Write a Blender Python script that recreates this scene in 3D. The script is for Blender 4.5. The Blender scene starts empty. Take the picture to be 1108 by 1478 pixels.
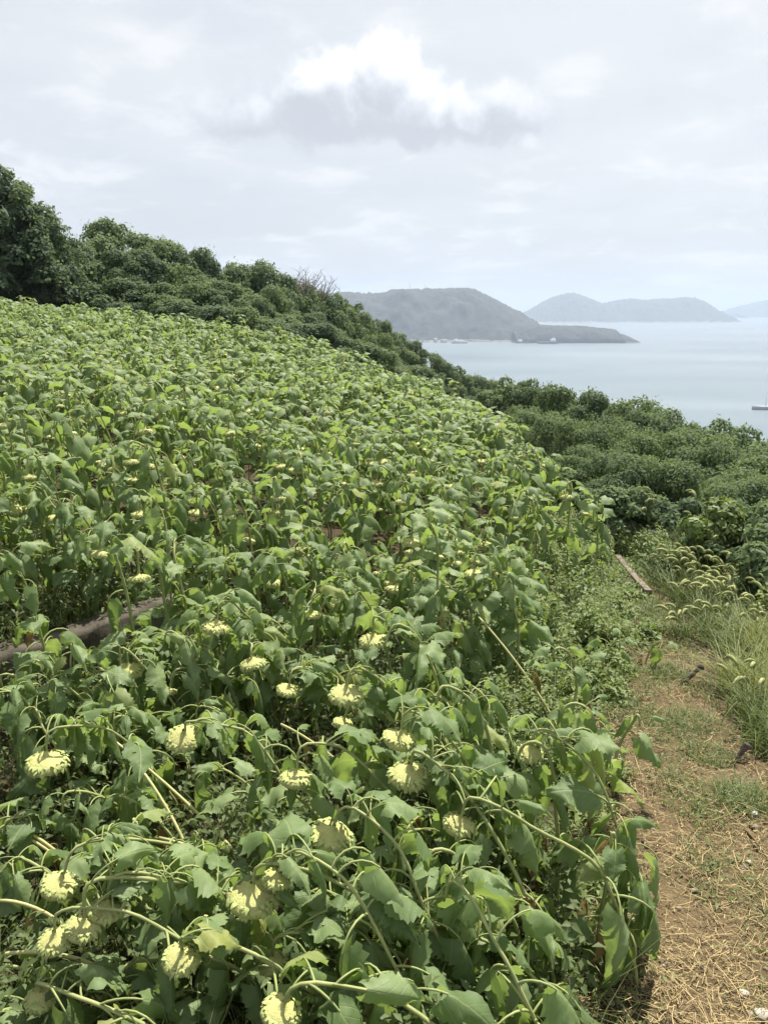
import bpy, math, random
import numpy as np
from mathutils import Vector, Matrix, Euler

# ------------------------------------------------------------------ camera, sky, sun, exposure
SC = bpy.context.scene
COL = SC.collection
EYE = 2.6
PITCH = math.radians(14.5)
FPX = 1138.0            # focal length in pixels of the 1108 x 1478 photograph
SEA = -90.0
cam_d = bpy.data.cameras.new('camera')
cam = bpy.data.objects.new('camera', cam_d)
COL.objects.link(cam)
cam_d.sensor_fit = 'VERTICAL'
cam_d.sensor_height = 36.0
cam_d.lens = FPX / 1478.0 * 36.0
cam_d.clip_start = 0.05
cam_d.clip_end = 90000.0
cam.location = (0, 0, EYE)
cam.rotation_euler = (math.pi / 2 - PITCH, 0, 0)
SC.camera = cam

SUN_AZ = math.radians(26)      # clockwise from straight ahead
SUN_EL = math.radians(60)
to_sun = Vector((math.sin(SUN_AZ) * math.cos(SUN_EL), math.cos(SUN_AZ) * math.cos(SUN_EL), math.sin(SUN_EL)))
sun_d = bpy.data.lights.new('sun', 'SUN')
sun_d.energy = 5.0
sun_d.angle = math.radians(0.8)
sun_d.color = (1.0, 0.94, 0.84)
sun = bpy.data.objects.new('sun', sun_d)
COL.objects.link(sun)
sun.location = (20, 20, 60)
sun.rotation_euler = to_sun.to_track_quat('Z', 'Y').to_euler()

SC.view_settings.view_transform = 'Standard'
SC.view_settings.look = 'None'
SC.view_settings.gamma = 1.0
SC.view_settings.use_curve_mapping = False
SC.view_settings.exposure = 0.98

SC.render.engine = 'CYCLES'
SC.cycles.use_denoising = True
SC.cycles.max_bounces = 7
SC.cycles.diffuse_bounces = 3
SC.cycles.glossy_bounces = 2
SC.cycles.transmission_bounces = 4
SC.cycles.transparent_max_bounces = 6
SC.cycles.volume_bounces = 2
SC.cycles.use_adaptive_sampling = True
SC.cycles.adaptive_threshold = 0.015
SC.cycles.caustics_reflective = False
SC.cycles.caustics_refractive = False


class NT:
    """small helper to write node trees"""
    def __init__(self, tree):
        self.t = tree

    def n(self, typ, **kw):
        nd = self.t.nodes.new(typ)
        for k, v in kw.items():
            if k == 'inp':
                for ik, iv in v.items():
                    if hasattr(iv, 'is_output') or isinstance(iv, bpy.types.NodeSocket):
                        self.t.links.new(iv, nd.inputs[ik])
                    else:
                        nd.inputs[ik].default_value = iv
            else:
                setattr(nd, k, v)
        return nd

    def math(self, op, a, b=0.0, c=None, clamp=False):
        nd = self.t.nodes.new('ShaderNodeMath')
        nd.operation = op
        nd.use_clamp = clamp
        for i, v in enumerate((a, b) if c is None else (a, b, c)):
            if isinstance(v, bpy.types.NodeSocket):
                self.t.links.new(v, nd.inputs[i])
            else:
                nd.inputs[i].default_value = v
        return nd.outputs[0]

    def ramp(self, fac, stops):
        nd = self.t.nodes.new('ShaderNodeValToRGB')
        el = nd.color_ramp.elements
        while len(el) < len(stops):
            el.new(0.5)
        for e, (p, c) in zip(el, stops):
            e.position = p
            e.color = (c[0], c[1], c[2], 1) if hasattr(c, '__len__') else (c, c, c, 1)
        self.t.links.new(fac, nd.inputs[0])
        return nd.outputs[0]

    def mapr(self, v, a, b, c=0.0, d=1.0, smooth=False):
        nd = self.t.nodes.new('ShaderNodeMapRange')
        nd.interpolation_type = 'SMOOTHSTEP' if smooth else 'LINEAR'
        self.t.links.new(v, nd.inputs[0])
        for i, x in enumerate((a, b, c, d)):
            nd.inputs[i + 1].default_value = x
        return nd.outputs[0]

    def mix(self, fac, a, b):
        nd = self.t.nodes.new('ShaderNodeMix')
        nd.data_type = 'RGBA'
        for i, v in ((0, fac), (6, a), (7, b)):
            if isinstance(v, bpy.types.NodeSocket):
                self.t.links.new(v, nd.inputs[i])
            else:
                nd.inputs[i].default_value = v if i == 0 else (v[0], v[1], v[2], 1)
        return nd.outputs[2]

    def noise(self, vec, scale, detail=4.0, rough=0.55, dist=0.0):
        nd = self.t.nodes.new('ShaderNodeTexNoise')
        nd.inputs['Scale'].default_value = scale
        nd.inputs['Detail'].default_value = detail
        nd.inputs['Roughness'].default_value = rough
        nd.inputs['Distortion'].default_value = dist
        if vec is not None:
            self.t.links.new(vec, nd.inputs['Vector'])
        return nd.outputs['Fac']

    def link(self, a, b):
        self.t.links.new(a, b)


def make_world():
    w = bpy.data.worlds.new('World')
    SC.world = w
    w.use_nodes = True
    t = w.node_tree
    t.nodes.clear()
    N = NT(t)
    out = N.n('ShaderNodeOutputWorld')
    bg = N.n('ShaderNodeBackground')
    N.link(bg.outputs[0], out.inputs[0])
    sky = N.n('ShaderNodeTexSky')
    sky.sky_type = 'NISHITA'
    sky.sun_disc = False
    sky.sun_elevation = SUN_EL
    sky.sun_rotation = SUN_AZ
    sky.air_density = 1.2
    sky.dust_density = 3.0
    sky.altitude = 100
    tc = N.n('ShaderNodeTexCoord').outputs['Generated']
    sep = N.n('ShaderNodeSeparateXYZ', inp={0: tc})
    dx, dy, dz = sep.outputs
    # flat cloud deck seen in perspective: direction / (height + bias)
    den = N.math('ADD', N.math('MAXIMUM', dz, 0.0), 0.16)
    dk = N.n('ShaderNodeCombineXYZ', inp={0: N.math('DIVIDE', dx, den), 1: N.math('DIVIDE', dy, den), 2: 0.3}).outputs[0]
    veil_n = N.noise(dk, 1.15, 6, 0.55, 0.6)
    puff_n = N.noise(dk, 3.1, 7, 0.58, 0.3)
    veil = N.mapr(veil_n, 0.30, 0.70, 0.74, 0.97, True)
    glow = N.n('ShaderNodeVectorMath', operation='DOT_PRODUCT', inp={0: tc, 1: tuple(to_sun)}).outputs['Value']
    glow = N.mapr(glow, 0.35, 1.0, 0.0, 1.0, True)
    base = N.n('ShaderNodeVectorMath', operation='SCALE', inp={0: sky.outputs[0], 'Scale': 0.085}).outputs[0]
    veil_col = N.mix(glow, (0.665, 0.695, 0.745), (0.87, 0.88, 0.885))
    c = N.mix(veil, base, veil_col)
    # soft small cumulus scattered over the deck, whiter than the veil
    puff = N.mapr(N.math('ADD', puff_n, N.math('MULTIPLY', N.math('SUBTRACT', veil_n, 0.5), 0.5)), 0.50, 0.70, 0.0, 0.55, True)
    c = N.mix(puff, c, (0.90, 0.91, 0.925))
    grey = N.mapr(N.noise(dk, 1.9, 5, 0.5, 0.2), 0.52, 0.72, 0.0, 0.34, True)
    c = N.mix(grey, c, (0.58, 0.62, 0.69))

    # the one large cumulus: puffs round a heading straight ahead, angular coordinates (azimuth, elevation tangent)
    dyp = N.math('MAXIMUM', dy, 0.05)
    P = N.n('ShaderNodeCombineXYZ', inp={0: N.math('DIVIDE', dx, dyp), 1: N.math('DIVIDE', dz, dyp), 2: 0.0}).outputs[0]
    g = bpy.data.node_groups.new('cumulus_density', 'ShaderNodeTree')
    g.interface.new_socket('Vector', in_out='INPUT', socket_type='NodeSocketVector')
    g.interface.new_socket('Density', in_out='OUTPUT', socket_type='NodeSocketFloat')
    G = NT(g)
    gi = G.n('NodeGroupInput').outputs[0]
    go = G.n('NodeGroupOutput')
    wob = G.n('ShaderNodeTexNoise', inp={'Vector': gi, 'Scale': 13.0, 'Detail': 6.0, 'Roughness': 0.6})
    off = G.n('ShaderNodeVectorMath', operation='SUBTRACT', inp={0: wob.outputs['Color'], 1: (0.5, 0.5, 0.5)}).outputs[0]
    off = G.n('ShaderNodeVectorMath', operation='SCALE', inp={0: off, 'Scale': 0.075}).outputs[0]
    q = G.n('ShaderNodeVectorMath', operation='ADD', inp={0: gi, 1: off}).outputs[0]
    q = G.n('ShaderNodeVectorMath', operation='MULTIPLY', inp={0: q, 1: (1, 1, 0)}).outputs[0]
    total = None
    for (u, v, r, wt) in ((480, 120, 66, 1.0), (555, 112, 62, 1.0), (440, 165, 70, 0.6), (370, 165, 74, 0.6), (320, 165, 58, 0.42), (285, 150, 40, 0.25), (600, 165, 78, 0.95),
                          (520, 175, 88, 1.0), (672, 162, 62, 0.75), (735, 168, 66, 0.6), (785, 175, 45, 0.3), (455, 200, 60, 0.7), (630, 198, 54, 0.7), (420, 130, 40, 0.5), (610, 130, 40, 0.7), (700, 140, 34, 0.55)):
        a = math.atan((739 - v) / FPX) - PITCH
        cu, cv = (u - 554) / FPX / (math.cos(PITCH) + math.sin(PITCH) * (739 - v) / FPX), math.tan(a)
        rr = r / FPX * 1.12
        d = G.n('ShaderNodeVectorMath', operation='SUBTRACT', inp={0: q, 1: (cu, cv, 0)}).outputs[0]
        d = G.n('ShaderNodeVectorMath', operation='MULTIPLY', inp={0: d, 1: (1 / rr, 1 / rr / 0.92, 0)}).outputs[0]
        l = G.n('ShaderNodeVectorMath', operation='LENGTH', inp={0: d}).outputs['Value']
        m = G.math('MULTIPLY', G.mapr(l, 1.0, 0.25, 0.0, 1.0, True), wt)
        total = m if total is None else G.n('ShaderNodeMath', operation='SMOOTH_MAX', inp={0: total, 1: m, 2: 0.12}).outputs[0]
    fine = G.noise(gi, 30.0, 7, 0.64)
    total = G.math('ADD', total, G.math('MULTIPLY', G.math('SUBTRACT', fine, 0.5), 0.55))
    sy = G.n('ShaderNodeSeparateXYZ', inp={0: q}).outputs[1]
    cut = G.mapr(sy, 0.165, 0.212, 1.0, 0.0, True)
    total = G.math('SUBTRACT', total, G.math('MULTIPLY', cut, 0.75))
    G.link(total, go.inputs[0])

    def dens(vec):
        nd = t.nodes.new('ShaderNodeGroup')
        nd.node_tree = g
        N.link(vec, nd.inputs[0])
        return nd.outputs[0]
    d0 = dens(P)
    d1 = dens(N.n('ShaderNodeVectorMath', operation='ADD', inp={0: P, 1: (0.012, 0.030, 0)}).outputs[0])
    ahead = N.mapr(dy, 0.15, 0.35, 0, 1, True)
    alpha = N.math('MULTIPLY', N.mapr(d0, 0.0, 0.60, 0, 0.94, True), ahead)
    sepP = N.n('ShaderNodeSeparateXYZ', inp={0: P})
    ht = N.mapr(sepP.outputs[1], 0.20, 0.30, 0.0, 1.0, True)
    lit = N.math('ADD', N.math('MULTIPLY', N.math('SUBTRACT', d0, d1), 1.0), N.math('MULTIPLY', ht, 0.45), clamp=True)
    lit = N.math('ADD', lit, 0.10, clamp=True)
    ccol = N.ramp(lit, [(0.0, (0.50, 0.525, 0.58)), (0.3, (0.63, 0.655, 0.71)), (0.7, (0.84, 0.86, 0.90)), (1.0, (1.0, 1.01, 1.02))])
    c = N.mix(alpha, c, ccol)
    # ground bounce below the horizon never shows, the sheet covers it
    N.link(c, bg.inputs[0])
    bg.inputs[1].default_value = 0.58


make_world()

# ------------------------------------------------------------------ measuring helpers
CP, SP = math.cos(PITCH), math.sin(PITCH)


def px(u, v, y):
    """point at forward distance y (metres) whose bearing was measured at photo position u, v"""
    a, b = (u - 554) / FPX, (739 - v) / FPX
    d = Vector((a, CP + b * SP, -SP + b * CP))
    k = y / d.y
    return Vector((d.x * k, y, EYE + d.z * k))


CTRL = [(0, 2.5, 0), (1.5, 2.5, 0), (-2, 2.5, .05), (-1, 4, -.1), (1, 4, -.05), (2.5, 4, -.1), (2.8, 6.4, -.25), (2.9, 8.7, -.45), (2.1, 9, -.5), (2.2, 12, -.75),
        (2, 16, -.8), (2.4, 20, -1.0), (1, 7, -.35), (-.6, 6.5, -.35), (.5, 11, -.6), (1.4, 18, -.6), (-1.8, 20, -.1), (-1.3, 28, -.2), (-2, 9, .1), (-6, 15, .5),
        (-12, 30, 1.2), (-8, 30, .85), (-3, 6.5, .05), (-5, 8, .35),
        (3.6, 9, -.58), (4.5, 9.5, -.80), (5.6, 9.5, -1.25), (4, 6, -.42), (4.4, 7.5, -.6), (3.6, 4, -.15), (5, 12, -1.6), (3.6, 12, -1.0), (8, 10, -3.0), (12, 12, -5.5), (8, 20, -4.5), (16, 20, -8), (20, 10, -8), (6, 2, -.8), (12, 0, -3),
        (4, 28, -3), (0, 34, -1.5), (-6, 36, 0), (-14, 38, 1.2), (-22, 34, 2.5), (-30, 30, 3.5), (-20, 10, 2.2), (-10, 8, 1.0), (4, 45, -5), (-6, 50, -3),
        (-16, 55, 0), (-30, 60, 2), (10, 40, -9), (20, 40, -16), (40, 20, -22), (40, 60, -35), (0.3, 60, -3.5), (5, 70, -6.5), (9, 72, -8.5), (0, 95, -22),
        (-20, 90, -10), (0, 120, -40), (60, 120, -70), (-60, 120, -30), (-60, 60, 2), (-60, 0, 8), (0, -20, 1), (20, -20, -4), (-20, -20, 4), (60, -20, -30),
        (60, 20, -38), (100, 0, -70), (100, 60, -88), (130, 130, -110), (0, 170, -88), (-100, 170, -90), (0, 220, -115), (-120, 100, -40), (-120, 0, -5),
        (-120, -60, -8), (0, -60, -5), (100, -60, -75), (140, 0, -105), (140, -60, -105), (-120, 220, -120), (140, 220, -130), (0, 0, .3), (0, -4, .4)]
CT = np.array(CTRL, float)


def _tps_fit():
    xy = CT[:, :2] / 20.0
    n = len(xy)
    r2 = ((xy[:, None] - xy[None]) ** 2).sum(-1)
    K = np.where(r2 > 0, r2 * np.log(np.maximum(r2, 1e-12)) * .5, 0) + np.eye(n) * 0.0005
    Pm = np.c_[np.ones(n), xy]
    A = np.block([[K, Pm], [Pm.T, np.zeros((3, 3))]])
    return np.linalg.solve(A, np.r_[CT[:, 2], 0, 0, 0])


TPS = _tps_fit()
WA, WB = np.array([-3.75, 3.55]), np.array([-1.62, 6.01])     # line of the low concrete wall
WD = (WB - WA) / np.linalg.norm(WB - WA)
WN = np.array([-WD[1], WD[0]])


def ground(x, y):
    x = np.asarray(x, float)
    y = np.asarray(y, float)
    shp = np.broadcast(x, y).shape
    p = np.c_[np.broadcast_to(x, shp).ravel(), np.broadcast_to(y, shp).ravel()]
    out = np.empty(len(p))
    for i in range(0, len(p), 20000):
        q = p[i:i + 20000] / 20.0
        r2 = ((q[:, None] - CT[None, :, :2] / 20.0) ** 2).sum(-1)
        out[i:i + 20000] = (np.where(r2 > 0, r2 * np.log(np.maximum(r2, 1e-12)) * .5, 0)) @ TPS[:-3] + TPS[-3] + q @ TPS[-2:]
    rel = p - WA
    s = rel @ WD
    d = rel @ WN
    L = np.linalg.norm(WB - WA)
    side = np.clip((d + 0.02) / 0.10, 0, 1)
    end = np.clip(1 - (s - L) / 1.2, 0, 1)
    near = np.clip(1 + (s + 6) / 3, 0, 1)
    out += 0.36 * side * end * end * np.exp(-np.maximum(d, 0) / 4.5) * near
    return out.reshape(shp) if shp else float(out[0])


def g1(x, y):
    return float(ground(np.array([x]), np.array([y]))[0])


def hit(u, v, ymax=10.5):
    """where the line of sight meets the ground"""
    lo = None
    for k in range(1, 400):
        y = 1.0 + k * 0.05 if k < 200 else 11.0 + (k - 200) * .3
        p = px(u, v, y)
        if p.z <= g1(p.x, p.y) or y > ymax:
            return Vector((p.x, p.y, g1(p.x, p.y)))
    return p


# ------------------------------------------------------------------ mesh helpers
class MB:
    """collects verts, quads/tris, material indices and uvs and links them as ONE mesh"""
    def __init__(self):
        self.v, self.f, self.m, self.uv, self.nv = [], [], [], [], 0

    def add(self, v, f, mat=0, uv=None):
        v = np.asarray(v, np.float32)
        f = np.asarray(f, np.int32)
        if f.shape[1] == 3:
            f = np.c_[f, np.full(len(f), -1, np.int32)]
            g = np.where(f >= 0, f + self.nv, -1)
        else:
            g = np.where(f >= 0, f + self.nv, -1)
        self.v.append(v)
        self.f.append(g)
        self.m.append(np.full(len(f), mat, np.int32) if np.isscalar(mat) else np.asarray(mat, np.int32))
        self.uv.append(np.zeros((len(v), 2), np.float32) if uv is None else np.asarray(uv, np.float32))
        self.nv += len(v)
        return self

    def arrays(self):
        return np.concatenate(self.v), np.concatenate(self.f), np.concatenate(self.m), np.concatenate(self.uv)

    def mesh(self, name, mats, smooth=True):
        v, f, m, uv = self.arrays()
        me = bpy.data.meshes.new(name)
        me.vertices.add(len(v))
        me.vertices.foreach_set('co', v.ravel())
        mask = f >= 0
        cnt = mask.sum(1).astype(np.int32)
        loops = f[mask]
        me.loops.add(len(loops))
        me.loops.foreach_set('vertex_index', loops.astype(np.int32))
        me.polygons.add(len(f))
        st = np.r_[0, np.cumsum(cnt)[:-1]].astype(np.int32)
        me.polygons.foreach_set('loop_start', st)
        me.polygons.foreach_set('material_index', m)
        if smooth:
            me.polygons.foreach_set('use_smooth', np.ones(len(f), bool))
        ul = me.uv_layers.new(name='UVMap')
        ul.data.foreach_set('uv', uv[loops].ravel())
        for mt in mats:
            me.materials.append(mt)
        me.update(calc_edges=True)
        me.validate()
        return me


def tube(mb, pts, rad, sides=6, mat=0, cap=True):
    pts = np.asarray(pts, float)
    n = len(pts)
    rad = np.broadcast_to(np.asarray(rad, float), (n,))
    tan = np.gradient(pts, axis=0)
    tan /= np.linalg.norm(tan, axis=1, keepdims=True) + 1e-9
    ref = np.array([0.31, 0.87, 0.4]) if abs(tan[0] @ np.array([0.31, 0.87, 0.4])) < 0.9 else np.array([1.0, 0, 0])
    V = []
    for i in range(n):
        a = ref - tan[i] * (ref @ tan[i])
        a /= np.linalg.norm(a) + 1e-9
        ref = a
        b = np.cross(tan[i], a)
        th = np.arange(sides) / sides * 2 * np.pi
        V.append(pts[i] + rad[i] * (np.cos(th)[:, None] * a + np.sin(th)[:, None] * b))
    V = np.concatenate(V)
    F = []
    for i in range(n - 1):
        for k in range(sides):
            F.append((i * sides + k, i * sides + (k + 1) % sides, (i + 1) * sides + (k + 1) % sides, (i + 1) * sides + k))
    if cap:
        V = np.r_[V, pts[:1], pts[-1:]]
        c0, c1 = n * sides, n * sides + 1
        for k in range(sides):
            F.append((c0, (k + 1) % sides, k, -1))
            F.append((c1, (n - 1) * sides + k, (n - 1) * sides + (k + 1) % sides, -1))
    tt = np.repeat(np.linspace(0, 1, n), sides)
    uv = np.c_[np.tile(np.arange(sides) / sides, n), tt]
    if cap:
        uv = np.r_[uv, [[0, 0], [0, 1]]]
    mb.add(V, np.array(F), mat, uv)
    return mb


def bez(p0, p1, p2, p3, n):
    t = np.linspace(0, 1, n)[:, None]
    p0, p1, p2, p3 = (np.asarray(p, float) for p in (p0, p1, p2, p3))
    return (1 - t) ** 3 * p0 + 3 * (1 - t) ** 2 * t * p1 + 3 * (1 - t) * t * t * p2 + t ** 3 * p3


def obj(name, me, parent=None, loc=(0, 0, 0), rot=(0, 0, 0), sc=1.0):
    o = bpy.data.objects.new(name, me)
    COL.objects.link(o)
    if parent is not None:
        o.parent = parent
    o.location = loc
    o.rotation_euler = rot
    o.scale = (sc, sc, sc) if np.isscalar(sc) else sc
    return o


def tag(o, label=None, cat=None, group=None, kind=None):
    if label:
        o['label'] = label
    if cat:
        o['category'] = cat
    if group:
        o['group'] = group
    if kind:
        o['kind'] = kind
    return o


def thing(name, label, cat, loc, rot=(0, 0, 0), sc=1.0, group=None):
    return tag(obj(name, None, None, loc, rot, sc), label, cat, group)


def box(mb, x0, x1, y0, y1, z0, z1, mat=0):
    v = [(x, y, z) for z in (z0, z1) for y in (y0, y1) for x in (x0, x1)]
    f = [(0, 2, 3, 1), (4, 5, 7, 6), (0, 1, 5, 4), (2, 6, 7, 3), (0, 4, 6, 2), (1, 3, 7, 5)]
    mb.add(v, f, mat)
    return mb


# ------------------------------------------------------------------ materials
def base_mat(name):
    m = bpy.data.materials.new(name)
    m.use_nodes = True
    m.node_tree.nodes.clear()
    N = NT(m.node_tree)
    out = N.n('ShaderNodeOutputMaterial')
    return m, N, out


def rnd_value(N):
    oi = N.n('ShaderNodeObjectInfo').outputs['Random']
    ge = N.n('ShaderNodeNewGeometry').outputs['Random Per Island']
    return N.math('FRACT', N.math('ADD', oi, ge))


def leaf_mat(name, dark, mid, light, under, trans_col, trans=0.35, rough=0.5, veins=True, spec=0.35, yellow=None):
    m, N, out = base_mat(name)
    r = rnd_value(N)
    col = N.ramp(r, [(0.0, dark), (0.5, mid), (0.93, light)] + ([(1.0, yellow)] if yellow else []))
    geo = N.n('ShaderNodeNewGeometry')
    tco = N.n('ShaderNodeTexCoord')
    ns = N.noise(tco.outputs['Object'], 22.0, 3, 0.6)
    col = N.mix(N.mapr(ns, 0.3, 0.7, 0.0, 0.35), col, dark)
    bump = None
    if veins:
        uv = N.n('ShaderNodeSeparateXYZ', inp={0: tco.outputs['UV']})
        ax = N.math('ABSOLUTE', N.math('SUBTRACT', uv.outputs[0], 0.5))
        rib = N.mapr(ax, 0.012, 0.03, 1.0, 0.0, True)
        side = N.math('FRACT', N.math('MULTIPLY', N.math('SUBTRACT', uv.outputs[1], N.math('MULTIPLY', ax, 0.75)), 6.5))
        sv = N.mapr(N.math('ABSOLUTE', N.math('SUBTRACT', side, 0.5)), 0.0, 0.09, 0.6, 0.0, True)
        vein = N.math('MAXIMUM', rib, sv)
        col = N.mix(N.math('MULTIPLY', vein, 0.5), col, (0.30, 0.34, 0.15))
        bump = N.n('ShaderNodeBump', inp={'Strength': 0.5, 'Distance': 0.004, 'Height': N.math('SUBTRACT', ns, N.math('MULTIPLY', vein, 0.7))}).outputs[0]
    col = N.mix(N.math('MULTIPLY', geo.outputs['Backfacing'], 0.75), col, under)
    p = N.n('ShaderNodeBsdfPrincipled')
    N.link(col, p.inputs['Base Color'])
    p.inputs['Roughness'].default_value = rough
    p.inputs['Specular IOR Level'].default_value = spec
    tr = N.n('ShaderNodeBsdfTranslucent', inp={0: N.mix(0.35, trans_col, col)})
    if bump is not None:
        N.link(bump, p.inputs['Normal'])
    mx = N.n('ShaderNodeMixShader', inp={0: trans, 1: p.outputs[0], 2: tr.outputs[0]})
    N.link(mx.outputs[0], out.inputs[0])
    return m


def plain_mat(name, c0, c1, scale=8.0, rough=0.85, bump=0.3, dist=0.01, spec=0.25, rand=0.0, stops=None, detail=5):
    m, N, out = base_mat(name)
    tc = N.n('ShaderNodeTexCoord').outputs['Object']
    ns = N.noise(tc, scale, detail, 0.6)
    f = N.mapr(ns, 0.3, 0.7)
    if rand:
        f = N.math('ADD', N.math('MULTIPLY', f, 1 - rand), N.math('MULTIPLY', rnd_value(N), rand))
    col = N.ramp(f, stops or [(0.0, c0), (1.0, c1)])
    p = N.n('ShaderNodeBsdfPrincipled')
    N.link(col, p.inputs['Base Color'])
    p.inputs['Roughness'].default_value = rough
    p.inputs['Specular IOR Level'].default_value = spec
    if bump:
        N.link(N.n('ShaderNodeBump', inp={'Strength': bump, 'Distance': dist, 'Height': ns}).outputs[0], p.inputs['Normal'])
    N.link(p.outputs[0], out.inputs[0])
    return m


M = {}
M['leaf'] = leaf_mat('sunflower_leaf', (0.108, 0.165, 0.064), (0.170, 0.243, 0.098), (0.262, 0.340, 0.152), (0.23, 0.29, 0.14), (0.34, 0.48, 0.065), 0.41, 0.56, True, 0.36, yellow=(0.32, 0.34, 0.09))
M['dryleaf'] = leaf_mat('withered_leaf', (0.10, 0.055, 0.02), (0.20, 0.13, 0.05), (0.30, 0.24, 0.09), (0.28, 0.2, 0.09), (0.3, 0.2, 0.05), 0.2, 0.8, True, 0.1)
M['petiole'] = plain_mat('leaf_stalk', (0.20, 0.25, 0.085), (0.30, 0.33, 0.13), 30, 0.6, 0.1, 0.002)
M['stem'] = plain_mat('sunflower_stem', (0.20, 0.245, 0.085), (0.34, 0.35, 0.15), 14, 0.65, 0.25, 0.003)
M['fallen'] = plain_mat('fallen_stem', (0.34, 0.34, 0.14), (0.50, 0.46, 0.22), 12, 0.65, 0.25, 0.003)
M['head'] = plain_mat('head_back', (0.32, 0.345, 0.115), (0.48, 0.46, 0.19), 30, 0.65, 0.6, 0.008)
M['bract'] = plain_mat('bract', (0.21, 0.29, 0.09), (0.40, 0.41, 0.155), 18, 0.65, 0.15, 0.003)
M['seed'] = plain_mat('seed_face', (0.10, 0.08, 0.03), (0.30, 0.24, 0.09), 60, 0.9, 0.8, 0.006)
M['weed'] = leaf_mat('weed_leaf', (0.075, 0.125, 0.022), (0.120, 0.185, 0.034), (0.180, 0.245, 0.052), (0.14, 0.19, 0.06), (0.26, 0.36, 0.04), 0.32, 0.55, False)
M['undergrowth'] = leaf_mat('shaded_undergrowth_leaf', (0.045, 0.075, 0.018), (0.070, 0.110, 0.026), (0.105, 0.150, 0.040), (0.09, 0.12, 0.04), (0.14, 0.20, 0.03), 0.28, 0.6, False)  # darker weed green: shade beneath the sunflowers is put into the colour
M['weed2'] = leaf_mat('pale_weed_leaf', (0.10, 0.15, 0.03), (0.155, 0.21, 0.045), (0.22, 0.27, 0.07), (0.17, 0.21, 0.07), (0.28, 0.36, 0.04), 0.32, 0.6, False)
M['grass'] = leaf_mat('grass_blade', (0.07, 0.12, 0.03), (0.12, 0.17, 0.045), (0.20, 0.23, 0.07), (0.14, 0.18, 0.06), (0.2, 0.26, 0.05), 0.3, 0.55, False)
M['ygrass'] = leaf_mat('pale_grass_blade', (0.12, 0.17, 0.035), (0.19, 0.23, 0.055), (0.30, 0.31, 0.10), (0.22, 0.25, 0.08), (0.28, 0.30, 0.06), 0.3, 0.55, False)
M['straw'] = plain_mat('dry_straw', (0.085, 0.062, 0.030), (0.43, 0.33, 0.16), 3.0, 0.8, 0, rand=0.9)
M['clod'] = plain_mat('earth_clod', (0.06, 0.045, 0.03), (0.32, 0.27, 0.20), 5.0, 0.9, 0, rand=0.9)
M['foxtail'] = plain_mat('foxtail_bristle', (0.20, 0.24, 0.085), (0.38, 0.38, 0.175), 40, 0.8, 0, rand=0.5)
M['bark'] = plain_mat('bark', (0.05, 0.04, 0.03), (0.14, 0.11, 0.08), 9, 0.9, 0.6, 0.02)
M['bare'] = plain_mat('bare_branch', (0.22, 0.20, 0.17), (0.36, 0.33, 0.29), 9, 0.9, 0.4, 0.01)
TREE_COLS = [((0.078, 0.116, 0.062), (0.112, 0.162, 0.086), (0.158, 0.218, 0.112)),  # blue raised in the leaf greens, painting in haze over the woods
             ((0.092, 0.134, 0.064), (0.134, 0.188, 0.090), (0.190, 0.248, 0.120)),
             ((0.068, 0.102, 0.060), (0.096, 0.140, 0.080), (0.132, 0.184, 0.102)),
             ((0.100, 0.144, 0.062), (0.146, 0.202, 0.090), (0.200, 0.258, 0.120))]
for i, (a, b, c) in enumerate(TREE_COLS):
    M['tree%d' % i] = leaf_mat('tree_leaf_%d' % i, a, b, c, b, (0.20, 0.27, 0.08), 0.42, 0.7, False, 0.18)
M['wood'] = plain_mat('weathered_wood', (0.10, 0.080, 0.065), (0.25, 0.205, 0.17), 14, 0.85, 0.5, 0.006)
M['stake'] = plain_mat('dark_stake', (0.05, 0.042, 0.036), (0.14, 0.115, 0.10), 30, 0.9, 0.7, 0.006)
M['stone'] = plain_mat('pale_stone', (0.30, 0.26, 0.21), (0.46, 0.42, 0.36), 30, 0.85, 0.4, 0.004)
M['litter'] = plain_mat('white_litter', (0.42, 0.41, 0.39), (0.55, 0.54, 0.52), 12, 0.6, 0.1)
M['flower'] = plain_mat('pale_flower', (0.55, 0.40, 0.30), (0.72, 0.58, 0.46), 40, 0.8, 0)


def concrete_mat():
    m, N, out = base_mat('concrete')
    tc = N.n('ShaderNodeTexCoord').outputs['Object']
    a = N.noise(tc, 4.0, 6, 0.65)
    b = N.noise(tc, 60.0, 4, 0.7)
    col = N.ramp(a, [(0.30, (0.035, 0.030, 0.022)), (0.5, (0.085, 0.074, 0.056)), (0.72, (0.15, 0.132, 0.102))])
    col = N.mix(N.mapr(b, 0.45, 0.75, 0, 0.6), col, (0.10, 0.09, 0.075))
    p = N.n('ShaderNodeBsdfPrincipled', inp={'Roughness': 0.92, 'Specular IOR Level': 0.2})
    N.link(col, p.inputs['Base Color'])
    N.link(N.n('ShaderNodeBump', inp={'Strength': 0.8, 'Distance': 0.012, 'Height': N.math('ADD', a, N.math('MULTIPLY', b, 0.5))}).outputs[0], p.inputs['Normal'])
    N.link(p.outputs[0], out.inputs[0])
    return m


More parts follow.
